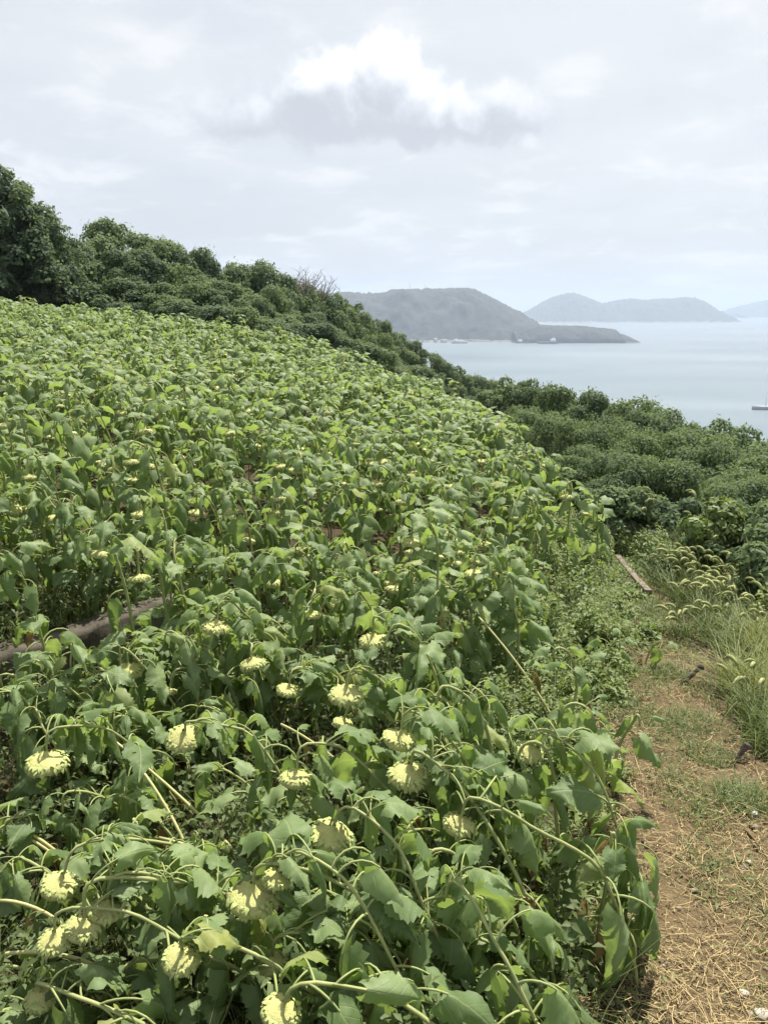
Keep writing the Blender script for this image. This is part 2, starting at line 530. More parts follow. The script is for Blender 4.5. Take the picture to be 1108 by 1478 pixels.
def soil_mat(name, path):
    m, N, out = base_mat(name)
    tc = N.n('ShaderNodeTexCoord').outputs['Object']
    a = N.noise(tc, 1.1, 6, 0.6)
    b = N.noise(tc, 17.0, 6, 0.7)
    c = N.noise(tc, 75.0, 3, 0.7)
    if path:
        col = N.ramp(b, [(0.28, (0.052, 0.038, 0.022)), (0.5, (0.116, 0.086, 0.048)), (0.72, (0.20, 0.152, 0.086))])
        col = N.mix(N.mapr(a, 0.42, 0.66, 0, 0.6), col, (0.19, 0.142, 0.077))
        col = N.mix(N.mapr(c, 0.58, 0.75, 0, 0.8), col, (0.12, 0.085, 0.055))
    else:
        col = N.ramp(b, [(0.3, (0.035, 0.028, 0.018)), (0.55, (0.075, 0.056, 0.035)), (0.75, (0.13, 0.098, 0.06))])
        col = N.mix(N.mapr(a, 0.45, 0.62, 0, 0.55), col, (0.055, 0.075, 0.025))
    p = N.n('ShaderNodeBsdfPrincipled', inp={'Roughness': 0.95, 'Specular IOR Level': 0.1})
    N.link(col, p.inputs['Base Color'])
    N.link(N.n('ShaderNodeBump', inp={'Strength': 1.0, 'Distance': 0.03, 'Height': N.math('ADD', b, N.math('MULTIPLY', c, 0.5))}).outputs[0], p.inputs['Normal'])
    N.link(p.outputs[0], out.inputs[0])
    return m


def sea_mat():
    m, N, out = base_mat('sea_water')
    tc = N.n('ShaderNodeTexCoord').outputs['Object']
    mp = N.n('ShaderNodeMapping', inp={0: tc})
    mp.inputs['Scale'].default_value = (1.0, 2.2, 1.0)
    a = N.noise(mp.outputs[0], 0.0016, 5, 0.55, 0.4)
    w = N.noise(tc, 0.12, 5, 0.65)
    w2 = N.noise(tc, 0.9, 3, 0.6)
    p = N.n('ShaderNodeBsdfPrincipled')
    N.link(N.mix(N.mapr(a, 0.35, 0.65), (0.090, 0.125, 0.150), (0.125, 0.165, 0.190)), p.inputs['Base Color'])
    N.link(N.mapr(a, 0.35, 0.65, 0.34, 0.46), p.inputs['Roughness'])
    p.inputs['IOR'].default_value = 1.33
    N.link(N.n('ShaderNodeBump', inp={'Strength': 0.12, 'Distance': 1.0, 'Height': w}).outputs[0], p.inputs['Normal'])
    N.link(p.outputs[0], out.inputs[0])
    return m


M['concrete'] = concrete_mat()
M['soil'] = soil_mat('field_soil', False)
M['path'] = soil_mat('trodden_earth', True)
M['sea'] = sea_mat()
M['island'] = plain_mat('island_wood', (0.016, 0.020, 0.018), (0.036, 0.043, 0.034), 0.035, 0.9, 0.8, 6.0, detail=8)
M['rock'] = plain_mat('shore_rock', (0.16, 0.15, 0.13), (0.34, 0.32, 0.28), 0.06, 0.9, 0.6, 2.0)
M['yard'] = plain_mat('pale_yard', (0.74, 0.72, 0.68), (0.82, 0.80, 0.77), 0.05, 0.8, 0)
M['quay'] = plain_mat('quay_wall', (0.10, 0.10, 0.10), (0.17, 0.17, 0.165), 0.05, 0.9, 0.3, 1.0)
M['steel'] = plain_mat('grey_steel', (0.25, 0.26, 0.27), (0.36, 0.37, 0.38), 1.0, 0.6, 0)
M['hull'] = plain_mat('dark_hull', (0.06, 0.07, 0.08), (0.12, 0.13, 0.14), 0.5, 0.6, 0)
M['shed'] = plain_mat('weathered_shed', (0.36, 0.35, 0.33), (0.5, 0.49, 0.47), 0.5, 0.8, 0)
M['white'] = plain_mat('white_paint', (0.66, 0.66, 0.65), (0.80, 0.80, 0.79), 0.5, 0.6, 0)

RNG = np.random.default_rng(7)

# ------------------------------------------------------------------ the setting: land, path, sea, islands
def build_land():
    def axis(parts):
        return np.unique(np.concatenate([np.linspace(a, b, n) for a, b, n in parts]).round(4))
    xs = axis([(-160, -40, 31), (-40, -6, 52), (-6, 5, 111), (5, 30, 51), (30, 170, 41)])
    ys = axis([(-90, -10, 21), (-10, 1, 12), (1, 12, 111), (12, 45, 67), (45, 110, 53), (110, 260, 31)])
    X, Y = np.meshgrid(xs, ys)
    Z = ground(X, Y)
    near = (np.abs(X) < 12) & (Y < 25)
    Z = Z + np.where(near, 0.012, 0.05) * np.sin(X * 5.1 + np.sin(Y * 3.3)) * np.sin(Y * 4.7 + np.cos(X * 2.7))
    n, k = X.shape
    idx = np.arange(n * k).reshape(n, k)
    F = np.stack([idx[:-1, :-1], idx[:-1, 1:], idx[1:, 1:], idx[1:, :-1]], -1).reshape(-1, 4)
    mb = MB().add(np.c_[X.ravel(), Y.ravel(), Z.ravel()], F)
    tag(obj('ground', mb.mesh('ground', [M['soil']])), 'sloping hillside soil under the field and woods', kind='structure')


PATH_L = [(0.2, 0.45), (1.0, 0.50), (2.0, 0.62), (3.0, 0.95), (4.0, 1.22), (5.2, 1.62), (6.4, 2.20), (7.4, 2.55), (8.4, 2.75), (9.6, 2.95), (11, 3.5)]
PATH_R = [(0.2, 2.7), (1.0, 2.7), (2.0, 2.7), (3.0, 2.62), (4.0, 2.50), (5.2, 2.55), (6.4, 2.74), (7.4, 2.92), (8.4, 3.20), (9.6, 3.6), (11, 4.1)]


def path_x(y, side):
    t = PATH_L if side < 0 else PATH_R
    return np.interp(y, [a for a, b in t], [b for a, b in t])


def build_path():
    ys = np.linspace(0.2, 8.7, 120)
    ts = np.linspace(0, 1, 26)
    r = np.random.default_rng(3)
    jl = np.interp(ys, np.linspace(0, 10, 42), r.normal(0, .09, 42))
    jr = np.interp(ys, np.linspace(0, 10, 42), r.normal(0, .09, 42))
    V = []
    for i, y in enumerate(ys):
        a, b = path_x(y, -1) + jl[i], path_x(y, 1) + jr[i]
        for t in ts:
            V.append((a + (b - a) * t, y, 0))
    V = np.array(V)
    Z = ground(V[:, 0], V[:, 1]) + 0.012 * np.sin(V[:, 0] * 5.1 + np.sin(V[:, 1] * 3.3)) * np.sin(V[:, 1] * 4.7 + np.cos(V[:, 0] * 2.7))
    t = np.tile(ts, len(ys))
    edge = np.clip(np.minimum(t, 1 - t) * 6, 0, 1)
    Z = Z - 0.03 + edge * 0.045 + edge * (0.010 * np.sin(V[:, 0] * 23 + V[:, 1] * 9) * np.sin(V[:, 1] * 17) + r.normal(0, .004, len(V)))
    V[:, 2] = Z
    k = len(ts)
    idx = np.arange(len(V)).reshape(len(ys), k)
    F = np.stack([idx[:-1, :-1], idx[:-1, 1:], idx[1:, 1:], idx[1:, :-1]], -1).reshape(-1, 4)
    tag(obj('path', MB().add(V, F).mesh('path', [M['path']])), 'trodden brown earth path along the field edge', kind='structure')


def build_sea():
    rr = [0, 300, 800, 2000, 5000, 12000, 25000, 38000]
    n = 64
    V = [(0, 0, SEA)]
    F = []
    for r in rr[1:]:
        for k in range(n):
            V.append((r * math.cos(2 * math.pi * k / n), r * math.sin(2 * math.pi * k / n), SEA))
    for k in range(n):
        F.append((0, 1 + k, 1 + (k + 1) % n, -1))
    for i in range(len(rr) - 2):
        for k in range(n):
            a, b = 1 + i * n, 1 + (i + 1) * n
            F.append((a + k, b + k, b + (k + 1) % n, a + (k + 1) % n))
    tag(obj('sea', MB().add(V, F).mesh('sea', [M['sea']])), 'calm pale blue sea below the hillside', kind='structure')


def vnoise(x, y, seed, octs=5):
    """cheap value noise for the far hills"""
    r = np.random.default_rng(seed)
    out = np.zeros_like(x)
    amp, fr = 1.0, 1.0
    for o in range(octs):
        tab = r.normal(0, 1, (256, 256))
        xi, yi = np.floor(x * fr).astype(int), np.floor(y * fr).astype(int)
        fx, fy = x * fr - xi, y * fr - yi
        fx, fy = fx * fx * (3 - 2 * fx), fy * fy * (3 - 2 * fy)
        g = lambda a, b: tab[a % 256, b % 256]
        out += amp * ((g(xi, yi) * (1 - fx) + g(xi + 1, yi) * fx) * (1 - fy) + (g(xi, yi + 1) * (1 - fx) + g(xi + 1, yi + 1) * fx) * fy)
        amp *= 0.55
        fr *= 2.0
    return out


def build_island(name, label, sky, shore_y, ridge_y, back_y, seed, rough, pw=0.9):
    us = np.array([s[0] for s in sky], float)
    xs_r = np.array([px(u, v, ridge_y).x for u, v in sky])
    zs_r = np.array([px(u, v, ridge_y).z for u, v in sky])
    X = np.linspace(xs_r[0], xs_r[-1], 240)
    top = np.interp(X, xs_r, zs_r) - SEA
    T = np.linspace(0, 1, 90)
    tr = (ridge_y - shore_y) / (back_y - shore_y)
    prof = np.where(T < tr, np.sin(np.clip(T / tr, 0, 1) * np.pi / 2) ** pw, np.cos(np.clip((T - tr) / (1 - tr), 0, 1) * np.pi / 2) ** pw)
    XX, TT = np.meshgrid(X, T)
    YY = shore_y + TT * (back_y - shore_y)
    sc = XX / (xs_r[-1] - xs_r[0])
    wob = vnoise((XX - xs_r[0]) / rough / 5 + 9, YY / rough / 5 + 9, seed, 3)
    H = top[None] * prof[:, None] * (1 + 0.10 * wob * (1 - np.abs(prof[:, None]) ** 6))
    H = H + np.clip(H / 20, 0, 1) * (vnoise((XX - xs_r[0]) / rough * 2.2 + 5, YY / rough * 2.2 + 5, seed + 1, 3)) * rough * 0.17
    Z = SEA + H - 2.0
    # fore-and-aft wobble of the shoreline
    YY = YY + 0.05 * (back_y - shore_y) * np.interp(X, np.linspace(X[0], X[-1], 14), np.random.default_rng(seed).normal(0, .5, 14))[None] * (1 - TT)
    n, k = XX.shape
    idx = np.arange(n * k).reshape(n, k)
    F = np.stack([idx[:-1, :-1], idx[:-1, 1:], idx[1:, 1:], idx[1:, :-1]], -1).reshape(-1, 4)
    cz = Z.ravel()[F].mean(1)
    mat = (cz < SEA + rough * 0.25).astype(np.int32)
    o = obj(name, MB().add(np.c_[XX.ravel(), YY.ravel(), Z.ravel()], F, mat).mesh(name, [M['island'], M['rock']], True))
    return tag(o, label, kind='structure')


build_land()
build_path()
build_sea()
build_island('peninsula_hill', 'flat-topped wooded peninsula hill across the bay',
             [(180, 470), (260, 448), (340, 436), (430, 427), (500, 421), (520, 423), (545, 423), (575, 417), (600, 417.5), (640, 416), (672, 415.5), (685, 417), (700, 425), (716, 434), (735, 443), (748, 449), (762, 459), (775, 468), (790, 480), (798, 492)],
             2250, 2560, 3000, 11, 16)
build_island('promontory', 'low dark built-up promontory at the foot of the peninsula hill',
             [(738, 478), (750, 470), (770, 468.5), (800, 469.5), (830, 470), (850, 471), (862, 472.5), (884, 474.5), (888, 480), (898, 482.5), (905, 485), (912, 491)],
             2190, 2290, 2480, 45, 7, 0.45)
build_island('twin_hump_island', 'long wooded island with a peak and a lower hump in the bay',
             [(748, 464), (757, 455), (775, 443), (800, 429), (812, 424.5), (822, 423), (836, 425.5), (850, 432), (868, 440), (880, 437.5), (892, 434), (912, 431), (925, 432.5), (936, 433.5), (950, 431.5), (985, 430), (1000, 430), (1010, 434), (1022, 441), (1036, 452), (1046, 462), (1058, 467)],
             5250, 5600, 6300, 23, 26)
build_island('far_island', 'faint distant island at the edge of the view',
             [(1055, 452), (1068, 446), (1084, 440), (1100, 436), (1125, 431), (1160, 430), (1200, 440), (1240, 452)], 7600, 8000, 8800, 31, 34)


def build_promontory():
    y0 = 2260
    def P(u, v, y):
        p = px(u, v, y)
        return p
    # flat platform with a sheer quay wall, and a lower apron that reaches further out
    t = tag(obj('yard', None, None, (P(775, 490, y0).x, y0, SEA)), 'pale bare yard on top of the promontory', kind='structure')
    ox = t.location.x
    w = lambda u: P(u, 490, y0).x - ox
    def prism(poly, z0, z1, mat, name, bev=0):
        n = len(poly)
        V = [(x, y, z0) for x, y in poly] + [(x, y, z1) for x, y in poly]
        F = [(i, (i + 1) % n, n + (i + 1) % n, n + i) for i in range(n)]
        mb = MB().add(V, F)
        V2 = [(x, y, z1) for x, y in poly] + [(sum(a for a, b in poly) / n, sum(b for a, b in poly) / n, z1)]
        mb.add(V2, [(i, (i + 1) % n, n) for i in range(n)])
        return obj(name, mb.mesh(name, [mat], False), t)
    a = [(w(772), 100), (w(800), 95), (w(822), 105), (w(812), 160), (w(790), 200), (w(768), 190)]
    prism(a, 17.0, 30.5, M['yard'], 'pale_yard')
    for k, (u, dy, ww, hh) in enumerate([(640, -30, 16, 6), (612, -25, 12, 7), (628, -20, 9, 9), (596, -22, 13, 5), (664, -32, 18, 4), (806, -62, 14, 4), (724, 40, 15, 6), (735, 60, 16, 5), (548, 160, 20, 6), (540, 165, 14, 5)]):
        p = px(u, 490, y0 + dy)
        zb = SEA + (2 if dy < 0 else (8 if u > 790 else 10))
        if dy > 100:
            zb = SEA + 66
        lab = ['pale shed standing on the peninsula shore', 'small pale house beside the shore sheds', 'taller pale block on the peninsula shore', 'low pale shed furthest left on the shore', 'long low shed at the water edge of peninsula',
               'low white building at the promontory water edge', 'pale house on lower right slope of peninsula', 'pale house above the promontory corner', 'pale house high on the peninsula slope', 'smaller pale house high on the peninsula slope'][k]
        h = thing('shore_building', lab, 'building', (p.x, p.y, zb - 2), group='pale buildings along the far shore')
        mb = MB()
        box(mb, -ww / 2, ww / 2, -6, 6, 0, hh)
        obj('wall', mb.mesh('shore_wall', [M['shed']], False), h)
        mb = MB()
        V = [(-ww / 2 - 1, -7, hh + .02), (ww / 2 + 1, -7, hh + .02), (ww / 2 + 1, 7, hh + .02), (-ww / 2 - 1, 7, hh + .02), (-ww / 2 - 1, 0, hh + 3), (ww / 2 + 1, 0, hh + 3)]
        mb.add(V, [(0, 1, 5, 4), (2, 3, 4, 5), (3, 0, 4, -1), (1, 2, 5, -1), (0, 3, 2, 1)])
        obj('roof', mb.mesh('shore_roof', [M['steel']], False), h)


def boat(loc, rz, L, label, hullmat, high):
    t = thing('boat', label, 'boat', loc, (0, 0, rz), group='boats on the bay')
    mb = MB()
    B, D = L * .16, L * .10
    st = [(-.5, .7, .0), (-.3, 1, 0), (0.15, 1, 0), (.38, .7, .15), (.5, .04, .35)]
    V = []
    for (sx, sw, up) in st:
        for (yy, zz) in ((-1, 1), (-.75, -.2), (.75, -.2), (1, 1)):
            V.append((sx * L, yy * B * sw, zz * D + up * D * (zz > 0)))
    F = []
    for i in range(4):
        for k in range(3):
            F.append((i * 4 + k, i * 4 + k + 1, i * 4 + 5 + k, i * 4 + 4 + k))
        F.append((i * 4 + 3, i * 4, i * 4 + 4, i * 4 + 7))
    F.append((0, 3, 2, 1))
    mb.add(V, F)
    obj('hull', mb.mesh('hull', [hullmat], False), t)
    mb = MB()
    box(mb, -.38 * L, -.12 * L, -B * .6, B * .6, D, D + L * .12)
    box(mb, -.34 * L, -.18 * L, -B * .45, B * .45, D + L * .121, D + L * .18)
    obj('cabin', mb.mesh('cabin', [M['white']], False), t)
    if high:
        mb = MB()
        tube(mb, [(0.05 * L, 0, D * .9), (0.05 * L, 0, D + L * .28)], L * .006, 5)
        tube(mb, [(-.25 * L, 0, D + L * .17), (-.25 * L, 0, D + L * .34)], L * .006, 5)
        obj('mast', mb.mesh('mast', [M['steel']], False), t)
    return t


build_promontory()
p = px(755, 492, 2190)
boat((p.x, p.y, SEA), 0.1, 38, 'small dark boat moored at the foot of the peninsula', M['hull'], False)
p = px(790, 493, 2160)
boat((p.x, p.y, SEA), 3.0, 55, 'longer dark boat moored before the promontory', M['hull'], False)
p = px(663, 496, 2180)
boat((p.x, p.y, SEA), 0.2, 44, 'pale boat moored by the peninsula shore', M['steel'], False)
p = px(1106, 588, 745)
boat((p.x, p.y, SEA), math.pi + .06, 29, 'grey work boat at the edge of view on the open sea', M['steel'], True)


def mast(u, v0, v1, label, y=2560):
    a, b = px(u, v1, y), px(u, v0, y)
    t = thing('radio_mast', label, 'mast', (a.x, y, a.z - 6), group='masts on the peninsula hill')
    h = b.z - a.z + 6
    mb = MB()
    tube(mb, [(0, 0, 0), (0, 0, h)], [1.1, .45], 5)
    obj('pole', mb.mesh('mast_pole', [M['steel']], False), t)
    mb = MB()
    for k in (.6, .8):
        tube(mb, [(-1.6, 0, h * k), (1.6, 0, h * k)], .3, 4)
    obj('crossarm', mb.mesh('mast_crossarm', [M['steel']], False), t)


mast(591, 406, 418, 'tall radio mast on top of the peninsula hill')
mast(613, 410, 418, 'short radio mast on top of the peninsula hill')

# ------------------------------------------------------------------ low concrete wall of the terrace
def build_wall():
    L = float(np.linalg.norm(WB - WA))
    n = 40
    th, top = 0.17, 0.38
    zb = g1(*(WA + WD * L * .5 - WN * .3))
    t = thing('concrete_wall', 'low weathered concrete terrace wall between the sunflowers', 'wall', (WA[0], WA[1], zb), (0, 0, math.atan2(WD[1], WD[0])))
    r = np.random.default_rng(5)
    mb = MB()
    prof = [(-th, -.35), (-th, top - .03), (-th + .02, top), (0, top + .005), (0.03, top), (0.045, top - .03), (0.045, -.35)]
    V = []
    for i in range(n + 1):
        j = r.normal(0, .006, (len(prof), 2))
        for (b, z), (jb, jz) in zip(prof, j):
            V.append((-2.5 + (L + 2.5) * i / n, b + jb + .11, z + jz * (z > 0) + 0.01 * math.sin(i * .9) + 0.012 * i / n))
    k = len(prof)
    F = [(i * k + a, (i + 1) * k + a, (i + 1) * k + a + 1, i * k + a + 1) for i in range(n) for a in range(k - 1)]
    F += [(n * k + 0, n * k + 6, n * k + 5, n * k + 1), (n * k + 1, n * k + 5, n * k + 4, n * k + 2), (n * k + 2, n * k + 4, n * k + 3, -1)]
    mb.add(V, F)
    obj('wall_body', mb.mesh('wall_body', [M['concrete']], False), t)


build_wall()

# ------------------------------------------------------------------ sunflower pieces
def leaf_arrays(seed, nl, nw, lp, a0, a1, a2, L, W, fold, wave=0.012, pet_sides=4, pet_seg=5, serr=0.05, pet_r=0.0042, twist=0.0, crum=0.003):
    """one leaf with its stalk: origin where the stalk leaves the stem, +X outwards, +Z up"""
    r = np.random.default_rng(seed)
    # stalk
    ang = np.radians(np.linspace(a0, a1, pet_seg + 1))
    p = [np.zeros(3)]
    for k in range(pet_seg):
        a = (ang[k] + ang[k + 1]) / 2
        p.append(p[-1] + lp / pet_seg * np.array([math.cos(a), 0, math.sin(a)]))
    pet = np.array(p)
    # midrib
    t = np.linspace(0, 1, nl + 1)
    angs = np.radians(a1 + (a2 - a1) * t ** 0.75)
    mid = [pet[-1]]
    for k in range(nl):
        a = (angs[k] + angs[k + 1]) / 2
        mid.append(mid[-1] + L / nl * np.array([math.cos(a), 0, math.sin(a)]))
    mid = np.array(mid)
    wt = np.interp(t, [0, .08, .2, .32, .5, .7, .86, 1.0], [.50, .80, .98, 1.0, .80, .46, .20, 0.015]) * W / 2
    s = np.linspace(-1, 1, 2 * nw + 1)
    V, UV = [], []
    ph = r.uniform(0, 6.28)
    fl, fr = fold + r.normal(0, 7), fold + r.normal(0, 7)
    for i in range(nl + 1):
        tang = np.array([math.cos(angs[i]), 0, math.sin(angs[i])])
        nor = np.array([-math.sin(angs[i]), 0, math.cos(angs[i])])
        for j, sv in enumerate(s):
            f = math.radians((fl if sv < 0 else fr) * (1.0 - 0.35 * t[i]))
            ww = abs(sv) * wt[i]
            edge = abs(sv) > .99 and 0 < i < nl
            if edge:
                ww *= 1 + (serr if i % 2 else -serr) + r.normal(0, serr * .6)
            # curl of the half blade: bends more towards the margin
            f2 = f * (0.65 + 0.55 * abs(sv))
            off = np.array([0, math.copysign(ww * math.cos(f2), sv), 0]) - nor * ww * math.sin(f2)
            back = -tang * (0.22 * W * abs(sv) ** 1.5) * max(0, 1 - t[i] / .22)
            wv = nor * (wave * math.sin(ph + t[i] * 11 + sv * 2.5) * abs(sv) ** 1.3 + crum * r.normal(0, 1) * (0.3 + abs(sv))) * (W / .2)
            if edge and r.random() < .12:
                ww *= .8
            pos = mid[i] + off + back + wv
            if twist:
                c, sn = math.cos(twist * t[i]), math.sin(twist * t[i])
                d = pos - mid[i]
                pos = mid[i] + d * c + np.cross(tang, d) * sn
            V.append(pos)
            UV.append((0.5 + 0.5 * sv * max(wt[i] / (W / 2), .05) * .98, t[i]))
    k = 2 * nw + 1
    F = [(i * k + j, i * k + j + 1, (i + 1) * k + j + 1, (i + 1) * k + j) for i in range(nl) for j in range(k - 1)]
    F = [tuple(reversed(f)) for f in F]
    mb = MB()
    mb.add(np.array(V), np.array(F), 0, np.array(UV))
    tube(mb, pet, np.linspace(pet_r * 1.25, pet_r * .8, len(pet)), pet_sides, 1, False)
    return mb


# name: (stalk length, a0, a1, a2, length, width, fold)
LEAF_SPECS = [
    (0.11, 45, 0, -55, 0.205, 0.185, 14), (0.12, 55, -5, -70, 0.215, 0.195, 22), (0.10, 35, 5, -38, 0.195, 0.165, 10),
    (0.12, 40, -35, -88, 0.215, 0.19, 34), (0.13, 30, -55, -96, 0.225, 0.195, 46), (0.12, 50, -45, -92, 0.205, 0.18, 55), (0.11, 20, -70, -100, 0.195, 0.175, 62),
    (0.09, 50, 10, -45, 0.15, 0.105, 22), (0.10, 45, -25, -80, 0.155, 0.11, 40), (0.14, 25, -48, -80, 0.235, 0.215, 26)]
N_UP, N_WILT, N_SMALL = (0, 1, 2), (3, 4, 5, 6, 9), (7, 8)


def leaf_holes(mb, seed):
    """knock a few faces out of a leaf: insect holes and a torn margin"""
    r = np.random.default_rng(seed)
    f, m = mb.f[0], mb.m[0]
    kill = r.choice(len(f), 2, replace=False)
    keep = np.ones(len(f), bool)
    keep[kill] = False
    mb.f[0], mb.m[0] = f[keep], m[keep]
    return mb


LEAF_HI, LEAF_MID, LEAF_LO = [], [], []
for i, (lp, a0, a1, a2, L, W, fo) in enumerate(LEAF_SPECS):
    LEAF_HI.append([leaf_arrays(100 + i * 3 + k, 24, 4, lp * (1 + .2 * k), a0 + 6 * k, a1 - 7 * k, a2 - 5 * k, L * (1 + .06 * k), W * (.94 - .10 * k), fo + 8 * k, 0.022, serr=.075, twist=(-.5, .45, .9)[k], crum=.0035) for k in range(3)])
    leaf_holes(LEAF_HI[-1][1], i)
    LEAF_MID.append([leaf_arrays(300 + i * 3 + k, 6, 2, lp, a0, a1 - 6 * k, a2 - 6 * k, L, W * (.92 - .1 * k), fo + 7 * k, 0.018, 3, 3, serr=.10, twist=(.45, -.35, .8)[k], crum=.004) for k in range(3)])
    LEAF_LO.append(leaf_arrays(500 + i, 3, 1, lp * .9, a0, a1, a2, L, W * .85, fo, 0.014, 3, 1, serr=0.08, crum=.006))
LM_HI = [[mb.mesh('leaf_fine', [M['leaf'], M['petiole']]) for mb in pair] for pair in LEAF_HI]
LM_MID = [[mb.mesh('leaf_mid', [M['leaf'], M['petiole']]) for mb in pair] for pair in LEAF_MID]
LM_DRY = [LEAF_HI[i][2].mesh('leaf_dry', [M['dryleaf'], M['straw']]) for i in (5, 6)]


def head_meshes(seed, nb=20, rings=7, seg=28):
    """nodding head, origin where the neck joins, looking down -Z; unit diameter"""
    r = np.random.default_rng(seed)
    lob = 12 + seed % 3
    prof = [(0.046, .17), (0.055, .10), (0.085, .03), (0.16, -.015), (0.28, -.04), (0.39, -.085), (0.462, -.15), (0.49, -.225), (0.46, -.29)]
    V, F = [], []
    ph = r.uniform(0, 6)
    for i, (rad, z) in enumerate(prof):
        for k in range(seg):
            a = 2 * math.pi * k / seg
            bump = (0.05 * math.sin(lob * a + ph) + r.normal(0, .016)) * (i >= 4)
            V.append((rad * (1 + bump) * math.cos(a), rad * (1 + bump) * math.sin(a), z + bump * .6 + 0.02 * math.sin(2 * a + ph) * (rad / .4)))
    for i in range(len(prof) - 1):
        for k in range(seg):
            F.append((i * seg + k, (i + 1) * seg + k, (i + 1) * seg + (k + 1) % seg, i * seg + (k + 1) % seg))
    rec = MB().add(V, F)
    # bracts: three overlapping rows of pointed scales that curl outwards and down
    br = MB()
    for row, (r0, z0, ln, cnt, dn) in enumerate(((0.41, -.075, .115, nb, .50), (0.466, -.13, .12, nb + 2, .80), (0.488, -.20, .13, nb, 1.2))):
        for k in range(cnt):
            a = 2 * math.pi * (k + .5 * row) / cnt + r.normal(0, .06)
            l = ln * r.uniform(.55, 1.45)
            w = 0.05 * r.uniform(.7, 1.25)
            ca, sa = math.cos(a), math.sin(a)
            pts = []
            ang0 = dn + r.normal(0, .18)
            rr, zz = r0 * .93, z0 + .02
            for j, wf in enumerate((1.0, 1.05, .65, .08)):
                for sgn in (-1, 1):
                    y = sgn * w * wf
                    pts.append((rr * ca - y * sa, rr * sa + y * ca, zz))
                aa = ang0 + (j - 1) * .35
                rr += l / 3 * math.cos(aa)
                zz -= l / 3 * math.sin(aa)
            br.add(pts, [(0, 2, 3, 1), (2, 4, 5, 3), (4, 6, 7, 5)])
    fc = MB()
    V = [(0, 0, -.32)]
    for i, (rad, z) in enumerate(((.2, -.33), (.36, -.315), (.452, -.285))):
        for k in range(seg):
            a = 2 * math.pi * k / seg
            V.append((rad * math.cos(a), rad * math.sin(a), z + r.normal(0, .012)))
    F = [(0, 1 + (k + 1) % seg, 1 + k, -1) for k in range(seg)]
    for i in range(2):
        for k in range(seg):
            F.append((1 + i * seg + k, 1 + i * seg + (k + 1) % seg, 1 + (i + 1) * seg + (k + 1) % seg, 1 + (i + 1) * seg + k))
    fc.add(V, F)
    return rec, br, fc


HEADS = [head_meshes(s) for s in range(3)]
HM = [(a.mesh('receptacle', [M['head']]), b.mesh('bracts', [M['bract']]), c.mesh('seed_face', [M['seed']])) for a, b, c in HEADS]
HLO = []
for s in range(2):
    a, b, c = head_meshes(10 + s, 8, 7, 10)
    HLO.append((a, b, c))


def stem_curve(root, apex, headpt, bulge, n=16):
    """root, up to the crook of the neck, over and down into the head"""
    root, apex, headpt = (np.asarray(q, float) for q in (root, apex, headpt))
    horiz = apex - root
    c1 = root + np.array([bulge[0], bulge[1], max(.3 * (apex[2] - root[2]), .05) + np.linalg.norm(horiz[:2]) * .25])
    d = headpt - apex
    c2 = apex - np.array([d[0], d[1], 0]) * 1.6 - np.array([0, 0, .02]) - horiz * .12
    a = bez(root, c1, c2, apex, n)
    e1 = apex + (apex - c2) * .55
    e2 = headpt + np.array([-d[0] * .15, -d[1] * .15, max(.5 * (apex[2] - headpt[2]), .03)])
    b = bez(apex, e1, e2, headpt, 7)
    c = np.r_[a, b[1:]]
    # knees and bends, stronger towards the top, none at the ends
    rr = np.random.default_rng(int(abs(root[0] * 9173 + root[1] * 7919)) % 99991)
    L = np.linalg.norm(apex - root)
    n = len(c)
    w = np.sin(np.linspace(0, np.pi, n))
    k = np.linspace(0, 1, 6)
    for i in range(3):
        c[:, i] += w * np.interp(np.linspace(0, 1, n), k, rr.normal(0, .022 * L, 6))
    return c


def plan_plant(r, root, apex, headpt, nleaf, bulge=(0, 0), smin=0.28, wilt=0.65, size=1.0, arch_leaves=3, clear=False):
    """stem points and a list of (kind, sub, location, azimuth, tilt, scale)"""
    c = stem_curve(root, apex, headpt, bulge)
    seg = np.linalg.norm(np.diff(c, axis=0), axis=1)
    s = np.r_[0, np.cumsum(seg)] / seg.sum()
    fr = np.sort(np.r_[r.uniform(smin, .86, max(nleaf - arch_leaves, 0)), r.uniform(.80, .97, arch_leaves)])
    az0 = r.uniform(0, 6.28)
    leaves = []
    for k, f in enumerate(fr):
        p = np.array([np.interp(f, s, c[:, i]) for i in range(3)])
        if f > .8 and r.random() < .6:
            kind = int(r.choice(N_SMALL)) if r.random() < .55 else int(r.choice(N_UP))
        else:
            kind = int(r.choice(N_WILT)) if r.random() < wilt else int(r.choice(N_UP))
        sc = size * r.uniform(.8, 1.15) * (0.8 + .35 * math.sin(math.pi * min(f, .9)))
        az = az0 + k * 2.4 + r.normal(0, .35)
        if clear and f > .62:
            # the crook's leaves fall to the back and sides of the head
            dd = c[-1] - root
            away = math.atan2(-dd[1] + 1.0, -dd[0] + .35)
            az = away + r.uniform(-1.5, 1.5)
        leaves.append((kind, int(r.integers(3)), p, az, r.normal(0, .24, 2), sc))
    return c, leaves


def head_rot(c, r):
    """the head hangs along the last bit of the neck, tipped a little"""
    d = Vector(c[-1] - c[-3]).normalized()
    d = (d + Vector((r.normal(0, .12), r.normal(0, .12), -.35))).normalized()
    return (-d).to_track_quat('Z', 'X').to_euler()


def stem_radii(n, r0, r1):
    t = np.linspace(0, 1, n)
    return r0 + (r1 - r0) * t ** .8


HEAD_SPOTS = []


